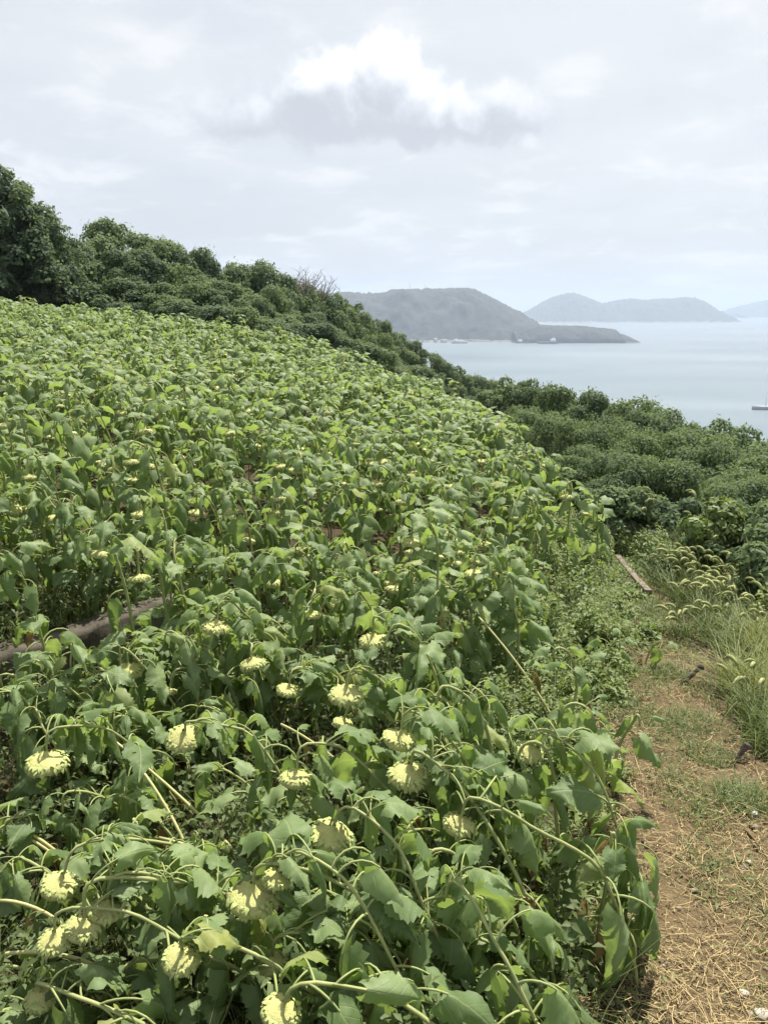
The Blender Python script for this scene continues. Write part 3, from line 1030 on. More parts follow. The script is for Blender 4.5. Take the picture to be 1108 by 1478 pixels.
def hides_head(p, az, sc):
    """a leaf that would hang in front of one of the near heads was torn off"""
    q = p + sc * np.array([.18 * math.cos(az), .18 * math.sin(az), -.08])
    for hp, rad in HEAD_SPOTS:
        e = np.array([0, 0, EYE])
        d = hp - e
        L = np.linalg.norm(d)
        w = q - e
        t = w @ d / L
        if t < L + .02 and np.linalg.norm(w - d / L * t) < rad + .02:
            return True
    return False


def build_plant(r, label, group, root, apex, headpt, headd, nleaf, fine=True, r0=0.012, **kw):
    """a whole sunflower as a thing of its own: stem, leaves, head"""
    root = np.asarray(root, float)
    c, leaves = plan_plant(r, root, apex, headpt, nleaf, **kw)
    t = thing('sunflower', label, 'sunflower', tuple(root), group=group)
    mb = MB()
    cc = c - root
    cc[0, 2] -= .03
    tube(mb, cc, stem_radii(len(c), r0, r0 * .62), 8 if fine else 5, 0)
    obj('stem', mb.mesh('stem', [M['stem']]), t)
    for kind, sub, p, az, tilt, sc in leaves:
        if fine and hides_head(p, az, sc):
            continue
        me = (LM_HI if fine else LM_MID)[kind][sub]
        obj('leaf', me, t, tuple(p - root), (tilt[0], tilt[1], az), sc)
    if fine:
        for k in range(int(r.integers(1, 4))):
            j = int(r.integers(2, 8))
            obj('withered_leaf', LM_DRY[int(r.integers(2))], t, tuple(c[j] - root), (r.normal(0, .3), r.normal(0, .3), r.uniform(0, 6.28)), r.uniform(.4, .75))
    if headd:
        a, b, f = HM[int(r.integers(3))]
        h = obj('flower_head', a, t, tuple(c[-1] - root), head_rot(c, r), headd)
        h['label'] = 'nodding flower head seen from its pale back'
        obj('bracts', b, h)
        obj('seed_face', f, h)
    return t


# ------------------------------------------------------------------ the near sunflowers, one by one
RP = np.random.default_rng(21)
# u, v, width on the photo, height of the head above ground level 0, lean direction of the root (degrees from +X), stem length, label
NEAR = [
    (365, 1293, 64, .62, -10, 1.0, 'sunflower with the largest pale drooping head in the front rows'),
    (480, 1207, 56, .75, -25, 1.05, 'sunflower with broad pale head under a tent of drooping leaves'),
    (427, 1122, 42, .72, 15, 1.1, 'sunflower with a round pale head between two leaf clumps'),
    (263, 1384, 46, .55, -5, 1.0, 'sunflower with small round head near the lower left'),
    (408, 1460, 48, .52, -15, 1.0, 'sunflower with head cut off by the bottom edge'),
    (156, 1311, 44, .62, 20, 1.0, 'sunflower with the upper of three clustered pale heads'),
    (122, 1337, 44, .60, 30, 1.05, 'sunflower with the middle of three clustered pale heads'),
    (80, 1357, 44, .56, 0, 1.05, 'sunflower with the lowest left of three clustered pale heads'),
    (90, 1276, 48, .60, 35, 1.0, 'sunflower with greenish shaded head above the three clustered heads'),
    (68, 1100, 54, .62, 40, 1.0, 'sunflower with shaded green head below the concrete wall at far left'),
    (266, 1066, 46, .78, -12, 1.15, 'sunflower with pale head at the end of a long bent stem'),
    (578, 1066, 46, .80, -20, 1.1, 'sunflower with the upper of two heads one above the other'),
    (590, 1118, 54, .74, -30, 1.1, 'sunflower with the lower of two heads one above the other'),
    (500, 1002, 48, .80, 0, 1.15, 'sunflower with yellow head left of the paired heads'),
    (496, 1043, 27, .62, 20, .9, 'sunflower with a small head just under a larger one'),
    (663, 1189, 42, .66, -15, 1.05, 'sunflower with single pale head at lower centre'),
    (538, 924, 38, .72, -10, 1.15, 'sunflower with fringed head hanging from a long arched stem at centre'),
    (417, 996, 32, .50, 35, 1.0, 'sunflower with dull green head deep among shaded stems'),
    (364, 957, 36, .62, 95, 1.0, 'sunflower with green head hanging straight down before the dark wall'),
    (185, 968, 38, .58, 80, 1.0, 'sunflower with shaded head hanging before the concrete wall'),
    (312, 905, 38, .80, 60, 1.1, 'sunflower with green head level with the concrete wall top'),
    (245, 997, 22, .45, 40, .9, 'sunflower with tiny closed bud in the shade of the wall'),
    (764, 1086, 38, .72, -35, 1.0, 'sunflower with one pale yellow head near the path side'),
    (400, 1268, 36, .70, -20, 1.0, 'sunflower with head half hidden behind drooping leaves'),
    (392, 1388, 38, .42, -5, .95, 'sunflower with low head hidden in leaves near the bottom'),
    (496, 1362, 24, .35, -20, .9, 'sunflower with small withered head close to the ground'),
    (60, 1440, 40, .40, -10, .9, 'sunflower with broad leaves in the lower left corner'),
    (640, 1300, 0, .62, -40, .9, 'headless sunflower with dark drooping leaves at lower centre'),
]
for (u, v, wpx, hz, adeg, SL, lab) in NEAR:
    if wpx > 30:
        b = (739 - v) / FPX
        y = (hz - EYE) / (-SP + b * CP) * (CP + b * SP)
        HEAD_SPOTS.append((np.array(px(u, v, y)), wpx * math.hypot(y, EYE - hz) / FPX / 2))
for (u, v, wpx, hz, adeg, SL, lab) in NEAR:
    a, b = (u - 554) / FPX, (739 - v) / FPX
    dz = -SP + b * CP
    y = (hz - EYE) / dz * (CP + b * SP)
    hp = np.array(px(u, v, y))
    dep = math.hypot(y, EYE - hz)
    hd = wpx * dep / FPX * 1.06
    hp[2] += hd * .15
    apex_up = RP.uniform(.05, .11)
    az = math.radians(adeg) + RP.normal(0, .12)
    dirn = np.array([math.cos(az), math.sin(az)])
    apex = hp + np.r_[dirn * RP.uniform(.09, .17), apex_up]
    run = math.sqrt(max((SL - .18) ** 2 - hz ** 2, .04))
    run = min(run, .60)
    root = np.r_[apex[:2] + dirn * run, 0]
    root[2] = g1(root[0], root[1])
    build_plant(RP, lab, None, root, apex, hp, hd if wpx else 0, int(RP.integers(16, 22)), True, RP.uniform(.0075, .0105), bulge=(-dirn[0] * .05, -dirn[1] * .05), smin=.20, wilt=.8, size=RP.uniform(.74, 1.0), arch_leaves=5, clear=True)

# tall ones at the path edge: where the stem stands on the photo, height, lean of the tip
EDGE = [
    (856, 1405, 0.62, (.04, .02), 7, 'sunflower stalk with two drooping leaves over the straw path'),
    (741, 1462, 0.42, (-.06, .03), 6, 'short broken sunflower with round dark leaves at the bottom right'),
    (690, 1440, 0.62, (-.12, .05), 8, 'sunflower with big shaded leaves left of the short broken stalk'),
    (800, 1330, 0.80, (-.10, .08), 9, 'sunflower with folded leaves leaning over the path edge stems'),
    (853, 1215, 0.74, (-.10, .04), 9, 'sunflower with curved yellowish stem and torn leaves by the path'),
    (884, 1150, 0.48, (.10, .02), 4, 'small sunflower bent into a hook beside the path'),
    (816, 1100, 0.72, (-.05, .03), 8, 'sunflower with glossy torn leaves rising from the green weeds'),
    (700, 1260, 0.9, (-.14, .1), 10, 'sunflower with crowded hanging leaves right of centre'),
    (640, 1150, 0.95, (-.2, .05), 10, 'sunflower with leafy bent top behind the paired heads'),
    (735, 1020, 0.85, (-.15, .05), 8, 'sunflower at the inner border of the green weeds'),
    (860, 985, 0.35, (.12, -.03), 3, 'low sunflower with one pale leaf above the weeds'),
    (930, 965, 0.22, (.1, 0), 2, 'tiny sunflower with a single pale leaf at the path margin'),
]
for (u, v, h, lean, nl, lab) in EDGE:
    rt = np.array(hit(u, v))
    apex = rt + np.array([lean[0], lean[1], h])
    hp = apex + np.array([lean[0] * .5 - .04, -.03, -.05])
    build_plant(RP, lab, None, rt, apex, hp, 0, nl + 2, True, RP.uniform(.009, .0115), smin=.30, wilt=.8, size=.78 if h > .3 else .66, arch_leaves=2)

# leafy plants without a visible head that fill the front rows
FILL = [(60, 955, .80), (120, 945, .82), (190, 940, .80), (250, 915, .82), (10, 1000, .72), (300, 880, .84),
        (330, 1110, .5), (190, 1150, .52), (110, 1140, .58), (300, 1220, .42), (170, 1250, .46), (40, 1240, .5), (330, 1340, .42), (200, 1390, .42), (470, 1290, .46), (430, 1180, .52), (540, 1150, .55), (320, 1420, .36), (500, 1100, .55), (20, 1400, .42), (640, 1080, .6),
        (20, 975, .70), (85, 985, .72), (150, 965, .74), (215, 930, .72), (275, 925, .74), (330, 900, .74), (50, 1030, .62), (120, 1040, .62), (180, 1030, .6), (215, 1040, .5), (300, 1020, .5), (30, 1180, .5), (110, 1420, .42), (440, 1220, .45), (540, 1260, .5),
        (560, 1400, .42), (470, 1440, .36), (620, 1420, .45), (600, 1200, .5), (690, 1120, .55), (560, 1010, .6), (640, 1010, .62), (450, 950, .6), (700, 1360, .5), (10, 1460, .4), (620, 960, .62), (690, 1000, .6), (260, 960, .62), (400, 900, .66)]
for (u, v, h) in FILL:
    a, b = (u - 554) / FPX, (739 - v) / FPX
    y = (h - .08 - EYE) / (-SP + b * CP) * (CP + b * SP)
    q = np.array(px(u, v, y))
    az = RP.uniform(-.6, .9)
    rt_ = np.array([q[0] + .3 * math.cos(az), q[1] + .3 * math.sin(az), 0])
    rt_[2] = g1(rt_[0], rt_[1])
    apex = np.array([q[0], q[1], q[2]])
    hp = apex + np.array([-.07 * math.cos(az), -.07 * math.sin(az), -.08])
    near_lab = min((n for n in NEAR if n[2] > 30), key=lambda n: (n[0] - u) ** 2 + (n[1] - v) ** 2)[6]
    lab = 'leafy headless sunflower beside that with ' + near_lab.split('sunflower with ')[-1]
    if v < 1000 and u < 340:
        lab = 'leafy headless sunflower growing close in front of the concrete wall'
    build_plant(RP, lab, 'headless sunflowers in the front rows', rt_, apex, hp, 0, int(RP.integers(12, 17)), True, RP.uniform(.0075, .010), smin=.2, wilt=.8, size=RP.uniform(.72, .98), arch_leaves=4)

# ------------------------------------------------------------------ the rest of the field
def in_field(x, y):
    if y > 20:
        far = np.interp(x, [-40, -25, -14.6, -8, -1.3, 2.6], [33, 33, 31.5, 31, 28, 20])
        if y > far:
            return False
    edge = np.interp(y, [2, 4, 4.6, 7.4, 8.2, 12, 20], [.6, .95, 1.0, 1.4, 2.05, 2.35, 2.7])
    if x > edge + .28 * math.sin(y * 2.3 + 1.1) + .22 * math.sin(y * 5.7):
        return False
    if x < -.66 * y - 2.2:
        return False
    rel = np.array([x, y]) - WA
    s, d = rel @ WD, rel @ WN
    L = np.linalg.norm(WB - WA)
    upper = d > .22 and s < L + .6
    if upper:
        return True
    if y < 4.75 + .10 * x:
        return False
    if s < L + .3 and d > -.25:
        return False
    return True


cand = []
sp = 0.43
rf = np.random.default_rng(99)
for iy in range(int(36 / sp)):
    for ix in range(int(44 / sp)):
        y = 2.0 + iy * sp
        x = -38 + ix * sp + (iy % 2) * sp * .5
        x += rf.normal(0, .11)
        y += rf.normal(0, .11)
        if rf.random() < .06:
            continue
        if in_field(x, y):
            cand.append((x, y))
cand = np.array(cand)
cz = ground(cand[:, 0], cand[:, 1])
vis = np.abs(cand[:, 0]) < .50 * cand[:, 1] + .7
order = np.argsort(np.hypot(cand[:, 0], cand[:, 1]) + (~vis) * 1000)
N_IND = 300 - len(NEAR) - len(EDGE) - len(FILL)
ind = set(order[:N_IND].tolist())
stuffmb = MB()
print('field plants', len(cand))


def zone(x, y):
    rel = np.array([x, y]) - WA
    s, d = rel @ WD, rel @ WN
    if d > .1 and s < 4.2 and y < 8.5:
        if d < .75:
            return 'sunflower standing in the row directly behind the concrete wall', 'sunflowers behind the concrete wall'
        if d < 1.6:
            return 'sunflower two or three rows behind the concrete wall', 'sunflowers behind the concrete wall'
        return 'sunflower four or more rows uphill of the concrete wall', 'sunflowers behind the concrete wall'
    if x > np.interp(y, [4, 8, 20], [.3, 1.2, 1.9]):
        if y < 7.6:
            return 'leafy sunflower bordering the low green weeds by the path', 'sunflowers along the seaward field border'
        if y < 9.6:
            return 'sunflower at the field corner level with the plank', 'sunflowers along the seaward field border'
        return 'sunflower on the far field border against the seaward trees', 'sunflowers along the seaward field border'
    if y < 6.3:
        return 'nodding sunflower in the first standing row beyond the fallen stems', 'sunflowers in the middle rows'
    if y < 7.5:
        return 'nodding sunflower in the next rows right of the wall end', 'sunflowers in the middle rows'
    side = 'uphill' if x < -3.2 else ('inner uphill' if x < -1.6 else ('central' if x < 0 else 'seaward'))
    depth = 'nearest' if y < 8.8 else ('middle' if y < 10.2 else 'farther')
    return 'upright sunflower in the %s rows of the %s part of the field' % (depth, side), 'standing sunflowers of the main field'


def xform(v, az, tilt, sc, p):
    R = np.array(Euler((tilt[0], tilt[1], az)).to_matrix())
    return (v * sc) @ R.T + p


LO_ARR = [mb.arrays() for mb in LEAF_LO]
HLO_ARR = [tuple(m.arrays() for m in h) for h in HLO]
for i, (x, y) in enumerate(cand):
    r = np.random.default_rng(5000 + i)
    root = np.array([x, y, cz[i]])
    h = r.normal(1.24, .14) * (0.88 if y < 7 and x > -1 else 1.0) * (1 + .09 * math.sin(x * 1.7 + y * .6) * math.sin(y * 1.3 - x * .5))
    if y > 26:
        h *= 1.05
    az = math.radians(r.normal(205, 50))
    d = np.array([math.cos(az), math.sin(az)])
    lean = r.uniform(.08, .30)
    apex = root + np.r_[d * lean, h]
    hp = apex + np.r_[d * r.uniform(.07, .12), -r.uniform(.09, .17)]
    hd = r.uniform(.11, .16)
    has_head = r.random() < .9
    if i in ind:
        lab, grp = zone(x, y)
        fine = y < 6.5
        build_plant(r, lab, grp, root, apex, hp, hd if has_head else 0, int(r.integers(16, 22)), fine, r.uniform(.009, .012), smin=.25 if y < 9 else .42, wilt=.55, size=r.uniform(.78, 1.0), arch_leaves=5)
    else:
        c, leaves = plan_plant(r, root, apex, hp, int(r.integers(16, 20)), smin=.48, wilt=.5, size=r.uniform(.85, 1.05), arch_leaves=6)
        tube(stuffmb, c[::3], stem_radii(len(c[::3]), .012, .008), 3, 1, False)
        for kind, sub, p, a, tilt, sc in leaves:
            v, f, m, uv = LO_ARR[kind]
            stuffmb.add(xform(v, a, tilt, sc, p), f, m, uv)
        if has_head and r.random() < .7:
            for k in range(2):
                v, f, m, uv = HLO_ARR[int(r.integers(2))][k]
                stuffmb.add(xform(v, 0, r.normal(0, .3, 2), hd, hp), f, 2 + k, uv)
o = obj('distant_sunflowers', stuffmb.mesh('distant_sunflowers', [M['leaf'], M['stem'], M['head'], M['bract']]))
tag(o, 'dense mass of sunflower plants covering the far part of the field', 'sunflowers', kind='stuff')
print('stuff tris', 2 * sum(len(f) for f in stuffmb.f))

# ------------------------------------------------------------------ fallen stems among the near plants
FALLEN = [
    ((230, 1209), (342, 1238), .34, .30, 'fallen pale stem lying level below the bent-stem sunflower'),
    ((193, 1182), (236, 1266), .70, .38, 'snapped upright stem with a pale broken end'),
    ((256, 1276), (320, 1272), .30, .30, 'short fallen stem beside the snapped upright stem'),
    ((252, 1312), (386, 1342), .30, .26, 'long fallen stem below the short one, left of the largest head'),
    ((246, 1332), (388, 1346), .28, .24, 'fallen stem lying parallel just under the long fallen one'),
    ((240, 1346), (300, 1347), .26, .24, 'thin short fallen stem under the two parallel ones'),
    ((0, 1378), (112, 1362), .42, .48, 'fallen stem crossing in front of the three clustered heads'),
    ((0, 1300), (62, 1304), .40, .38, 'fallen stem at the left edge above the clustered heads'),
    ((140, 1050), (302, 1174), .55, .30, 'long slanting stem running down from the shaded leaves at left'),
    ((205, 1112), (256, 1180), .45, .34, 'shorter slanting stem beside the long slanting one'),
    ((30, 1196), (86, 1224), .42, .34, 'upper of two parallel stems slanting at the left edge'),
    ((34, 1206), (84, 1232), .40, .32, 'lower of two parallel stems slanting at the left edge'),
    ((405, 1045), (500, 1095), .50, .34, 'slanting pale stem left of the small head under a larger one'),
    ((515, 1296), (552, 1322), .40, .34, 'pale stem stub below the tent of drooping leaves'),
    ((690, 890), (775, 985), .62, .30, 'thin slanting stem leaning through the weeds at centre right'),
]
for (q0, q1, z0, z1, lab) in FALLEN:
    P = []
    for (u, v), z in ((q0, z0), (q1, z1)):
        a, b = (u - 554) / FPX, (739 - v) / FPX
        y = (z - EYE) / (-SP + b * CP) * (CP + b * SP)
        P.append(np.array(px(u, v, y)))
    d = P[1] - P[0]
    ext = P[1] + d / np.linalg.norm(d) * RP.uniform(.15, .4) - np.array([0, 0, .05])
    ext2 = ext + d * .15
    ext2[2] = g1(ext2[0], ext2[1]) - .02
    mid = (P[0] + P[1]) / 2 + np.array([0, 0, RP.uniform(.0, .02)])
    c = bez(P[0], mid, ext, ext2, 12)
    t = thing('fallen_stem', lab, 'stem', tuple(c[-1]), group='fallen and leaning stems in the front rows')
    mb = MB()
    tube(mb, c - c[-1], np.linspace(.0065, .009, len(c)), 7, 0)
    obj('stalk', mb.mesh('stalk', [M['fallen']]), t)
    if RP.random() < .7:
        k = int(RP.integers(2, 6))
        obj('leaf', LM_DRY[int(RP.integers(2))], t, tuple(c[k] - c[-1]), (0, 0, RP.uniform(0, 6.28)), RP.uniform(.4, .65))

# ------------------------------------------------------------------ scattered small growth (uncountable)
def blades(mb, n, pos, hgt, wid, lean, r, seg=3, mat=0):
    """n bent grass blades at pos (n x 3)"""
    az = r.uniform(0, 2 * np.pi, n)
    h = hgt * r.uniform(.5, 1.15, n)
    ln = lean * r.uniform(.3, 1.4, n) * h
    dx, dy = np.cos(az), np.sin(az)
    V = np.zeros((n, (seg + 1) * 2, 3), np.float32)
    for k in range(seg + 1):
        t = k / seg
        w = wid * (1 - t * .92) * .5
        cx = pos[:, 0] + dx * ln * t * t
        cy = pos[:, 1] + dy * ln * t * t
        czz = pos[:, 2] + h * (t - .35 * lean * t * t)
        for s, sg in enumerate((-1, 1)):
            V[:, k * 2 + s, 0] = cx - dy * w * sg
            V[:, k * 2 + s, 1] = cy + dx * w * sg
            V[:, k * 2 + s, 2] = czz
    base = (np.arange(n) * (seg + 1) * 2)[:, None]
    F = np.concatenate([base + np.array([[2 * k, 2 * k + 1, 2 * k + 3, 2 * k + 2]]) for k in range(seg)])
    mb.add(V.reshape(-1, 3), F, mat)


def sprigs(mb, n, pos, size, r, mat=0, up=0.45, aspect=.55):
    """n little pointed leaves, each two quads folded on the midrib"""
    az = r.uniform(0, 2 * np.pi, n)
    el = r.normal(up * .3, .5, n)
    L = size * r.uniform(.6, 1.3, n)
    W = L * aspect
    d = np.c_[np.cos(az) * np.cos(el), np.sin(az) * np.cos(el), np.sin(el)]
    s = np.c_[-np.sin(az), np.cos(az), r.normal(0, .35, n)]
    s /= np.linalg.norm(s, axis=1, keepdims=True)
    nn = np.cross(d, s)
    V = np.zeros((n, 6, 3), np.float32)
    droop = np.c_[np.zeros(n), np.zeros(n), -L * .25]
    V[:, 0] = pos
    V[:, 1] = pos + d * (L * .45)[:, None] + s * (W * .5)[:, None] - nn * 0 + np.c_[np.zeros((n, 2)), L * .08]
    V[:, 2] = pos + d * (L * .5)[:, None]
    V[:, 3] = pos + d * (L * .45)[:, None] - s * (W * .5)[:, None] + np.c_[np.zeros((n, 2)), L * .08]
    V[:, 4] = pos + d * L[:, None] + droop
    V[:, 5] = V[:, 4]
    base = (np.arange(n) * 6)[:, None]
    F = np.concatenate([base + np.array([[0, 1, 4, 2]]), base + np.array([[0, 2, 4, 3]])])
    mb.add(V.reshape(-1, 3), F, mat)


def scatter(n, r, x0, x1, y0, y1, test=None):
    P = np.c_[r.uniform(x0, x1, n), r.uniform(y0, y1, n)]
    if test is not None:
        P = P[test(P[:, 0], P[:, 1])]
    return np.c_[P, ground(P[:, 0], P[:, 1])]


def weed_masses():
    h0, h1 = hit(934, 866), hit(890, 812)
    PLK = ((h0.x, h0.y), (h1.x, h1.y))
    r = np.random.default_rng(61)
    mb = MB()
    # leafy weed strip between field and path, with lumpy height
    def strip(x, y):
        a = np.interp(y, [2, 3.2, 4.4, 7.6, 8.6, 9.5, 11.5], [.35, .45, .60, .80, 1.7, 2.0, 2.2])
        b = path_x(y, -1) + .05 + .12 * np.sin(y * 5.0) + np.clip((y - 8.6) / .8, 0, 1.5)
        return (x > a) & (x < b)
    C = scatter(1700, r, 0, 3.9, 2.4, 11.5, strip)
    C2 = scatter(800, r, 2.4, 6.0, 5.4, 10.2, lambda x, y: (x > path_x(y, 1) + .10) & (x < path_x(y, 1) + 2.2))
    nC = len(C)
    for ci, (cx, cy, c_z) in enumerate(np.r_[C, C2]):
        e = np.clip((path_x(cy, -1) - cx) / .5, .3, 1) if cy < 8.6 else 1
        hh = r.uniform(.16, .60) * e * np.clip((cy - 1.6) / 2.2, .45, 1)
        rr = r.uniform(.07, .17)
        if ci >= nC:
            hh = r.uniform(.25, .62) * np.clip((cx - path_x(cy, 1)) / .8, .35, 1) * np.clip((cy - 4.6) / 2.5, .3, 1)
        if abs(cx - np.interp(cy, [PLK[0][1], PLK[1][1]], [PLK[0][0], PLK[1][0]])) < .20 + .05 * (cy > PLK[0][1]) and PLK[0][1] - .9 < cy < PLK[1][1] + .2:
            hh = min(hh, .11)
        n = int(70 + 170 * hh / .4)
        q = r.normal(0, 1, (n, 3))
        q /= np.linalg.norm(q, axis=1, keepdims=True)
        q[:, 2] = np.abs(q[:, 2])
        k = r.random(n) ** .35
        P = np.array([cx, cy, c_z]) + q * k[:, None] * np.array([rr, rr, hh])
        sprigs(mb, n, P, r.choice([.034, .045, .06]), r, int(r.choice([0, 0, 2])), .5, r.uniform(.35, .65))
        if r.random() < .5:
            P = np.c_[cx + r.normal(0, rr * .6, 14), cy + r.normal(0, rr * .6, 14), np.full(14, c_z)]
            blades(mb, 14, P, hh * 1.35 + .05, .006, .8, r, 3, 1)
    # undergrowth beneath the near sunflowers
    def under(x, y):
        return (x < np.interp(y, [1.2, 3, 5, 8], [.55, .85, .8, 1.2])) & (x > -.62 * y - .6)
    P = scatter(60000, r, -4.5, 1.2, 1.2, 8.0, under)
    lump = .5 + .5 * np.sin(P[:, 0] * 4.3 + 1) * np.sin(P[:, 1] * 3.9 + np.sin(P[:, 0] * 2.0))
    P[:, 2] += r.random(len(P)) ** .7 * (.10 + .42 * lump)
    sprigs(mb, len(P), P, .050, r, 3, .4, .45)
    q = r.uniform(-1.5, 3.4, 1500)
    b = np.where(r.random(1500) < .6, r.uniform(.10, .5, 1500), r.uniform(-.35, -.10, 1500))
    P = np.c_[WA[0] + WD[0] * q + WN[0] * b, WA[1] + WD[1] * q + WN[1] * b]
    P = np.c_[P, ground(P[:, 0], P[:, 1])]
    blades(mb, len(P), P, .30, .006, 1.0, r, 3, 1)
    P[:, 2] += r.random(len(P)) * .22
    sprigs(mb, len(P), P, .055, r, 0, .4, .45)
    # thin grass blades in the same ground
    P = scatter(16000, r, -4.5, 1.4, 1.2, 8.0, under)
    blades(mb, len(P), P, .42, .006, .7, r, 3, 1)
    tag(obj('weeds', mb.mesh('weeds', [M['weed'], M['grass'], M['weed2'], M['undergrowth']])), 'tangled green weeds covering the ground between sunflowers and path', 'weeds', kind='stuff')


def path_cover():
    r = np.random.default_rng(62)
    mb = MB()
    # green turf along the middle of the path, between two bare tracks, and along its left margin
    def turf(x, y):
        c = np.interp(y, [1.5, 3, 4, 5.2, 6.4, 7.4, 8.6], [1.5, 1.72, 1.80, 2.02, 2.30, 2.55, 2.85])
        w = np.interp(y, [1.5, 2.6, 3.4, 4.2, 5.4, 6.4, 8.5], [.12, .26, .30, .27, .30, .28, .4])
        k = np.sin(x * 7 + y * 3) * np.sin(y * 4.1 - x * 3)
        dens = np.exp(-((x - c) / w) ** 2) * np.interp(y, [1.5, 2.7, 3.2, 6, 9], [.15, .35, 1, 1, 1])
        mar = np.exp(-((x - path_x(y, -1) - .02) / .16) ** 2) * .9
        return np.random.default_rng(1).random(len(x)) < np.maximum(dens, mar) * np.clip(.45 + .9 * k, .05, 1)
    P = scatter(110000, r, .3, 3.6, 1.3, 9.0, turf)
    blades(mb, len(P), P, .095, .0045, .9, r, 2, 0)
    sel = r.random(len(P)) < .35
    Q = P[sel].copy()
    Q[:, 2] += r.random(len(Q)) * .06
    sprigs(mb, len(Q), Q, .032, r, 0, .4, .4)
    tag(obj('grass', mb.mesh('grass', [M['grass']])), 'short green grass growing along the path', 'grass', kind='stuff')
    # dry straw lying about
    mb = MB()
    def strawy(x, y):
        a, b = path_x(y, -1) - .12, path_x(y, 1) + .1
        k = .5 + .5 * np.sin(x * 4.7 + 2 * np.sin(y * 2.9)) * np.sin(y * 5.3 + x)
        dens = np.interp(y, [1, 2.6, 3.6, 5, 9], [1, 1, .6, .30, .22]) * (.35 + .65 * k)
        dens = dens * np.where(x > a + .75 * (b - a), .55, 1)
        return (x > a) & (x < b) & (np.random.default_rng(2).random(len(x)) < dens)
    P = scatter(130000, r, .3, 3.9, 1.2, 9.2, strawy)
    n = len(P)
    az = r.uniform(0, 2 * np.pi, n)
    L = np.where(r.random(n) < .25, r.gamma(3.0, .035, n), r.gamma(1.6, .016, n)) + .006
    w = r.uniform(.0005, .0016, n) * np.where(L < .03, 1.6, 1)
    cur = r.normal(0, .35, n)
    V = np.zeros((n, 6, 3), np.float32)
    lift = r.random(n) ** 3 * .03 + .008
    tiltz = r.normal(0, .12, n)
    for k in range(3):
        t = k / 2 - .5
        a = az + cur * t
        cx = P[:, 0] + np.cos(a) * L * t
        cy = P[:, 1] + np.sin(a) * L * t
        zz = P[:, 2] + lift + np.abs(tiltz) * L * (t + .5) + .012 * np.sin(cx * 5.1 + np.sin(cy * 3.3)) * np.sin(cy * 4.7 + np.cos(cx * 2.7)) + .012
        for s, sg in enumerate((-1, 1)):
            V[:, k * 2 + s] = np.c_[cx - np.sin(a) * w * sg, cy + np.cos(a) * w * sg, zz]
    base = (np.arange(n) * 6)[:, None]
    mb.add(V.reshape(-1, 3), np.concatenate([base + np.array([[0, 1, 3, 2]]), base + np.array([[2, 3, 5, 4]])]))
    tag(obj('dry_straw', mb.mesh('dry_straw', [M['straw']], False)), 'dry straw and cut stalks scattered on the path', 'straw', kind='stuff')


def path_clods():
    r = np.random.default_rng(88)
    P = scatter(5200, r, .4, 3.4, 1.3, 8.6, lambda x, y: (x > path_x(y, -1)) & (x < path_x(y, 1)))
    n = len(P)
    o = np.array([(1, 0, 0), (-.5, .87, 0), (-.5, -.87, 0), (.4, .5, .8), (-.7, .1, .7), (.3, -.6, .75), (0, 0, 1.05)])
    sz = r.gamma(1.6, .0032, n) + .0025
    V = o[None] * sz[:, None, None] * r.uniform(.65, 1.35, (n, 7, 3)) * np.array([1, 1, .7])
    P[:, 2] += .012 * np.sin(P[:, 0] * 5.1 + np.sin(P[:, 1] * 3.3)) * np.sin(P[:, 1] * 4.7 + np.cos(P[:, 0] * 2.7)) + .012
    F = np.array([(0, 3, 5), (0, 1, 3), (1, 4, 3), (1, 2, 4), (2, 5, 4), (2, 0, 5), (3, 6, 5), (3, 4, 6), (4, 5, 6)])
    mb = MB().add((V + P[:, None]).reshape(-1, 3), ((np.arange(n) * 7)[:, None, None] + F[None]).reshape(-1, 3))
    tag(obj('gravel', mb.mesh('gravel', [M['clod']], False)), 'small clods and pebbles strewn over the earth path', 'gravel', kind='stuff')


weed_masses()
path_cover()
path_clods()

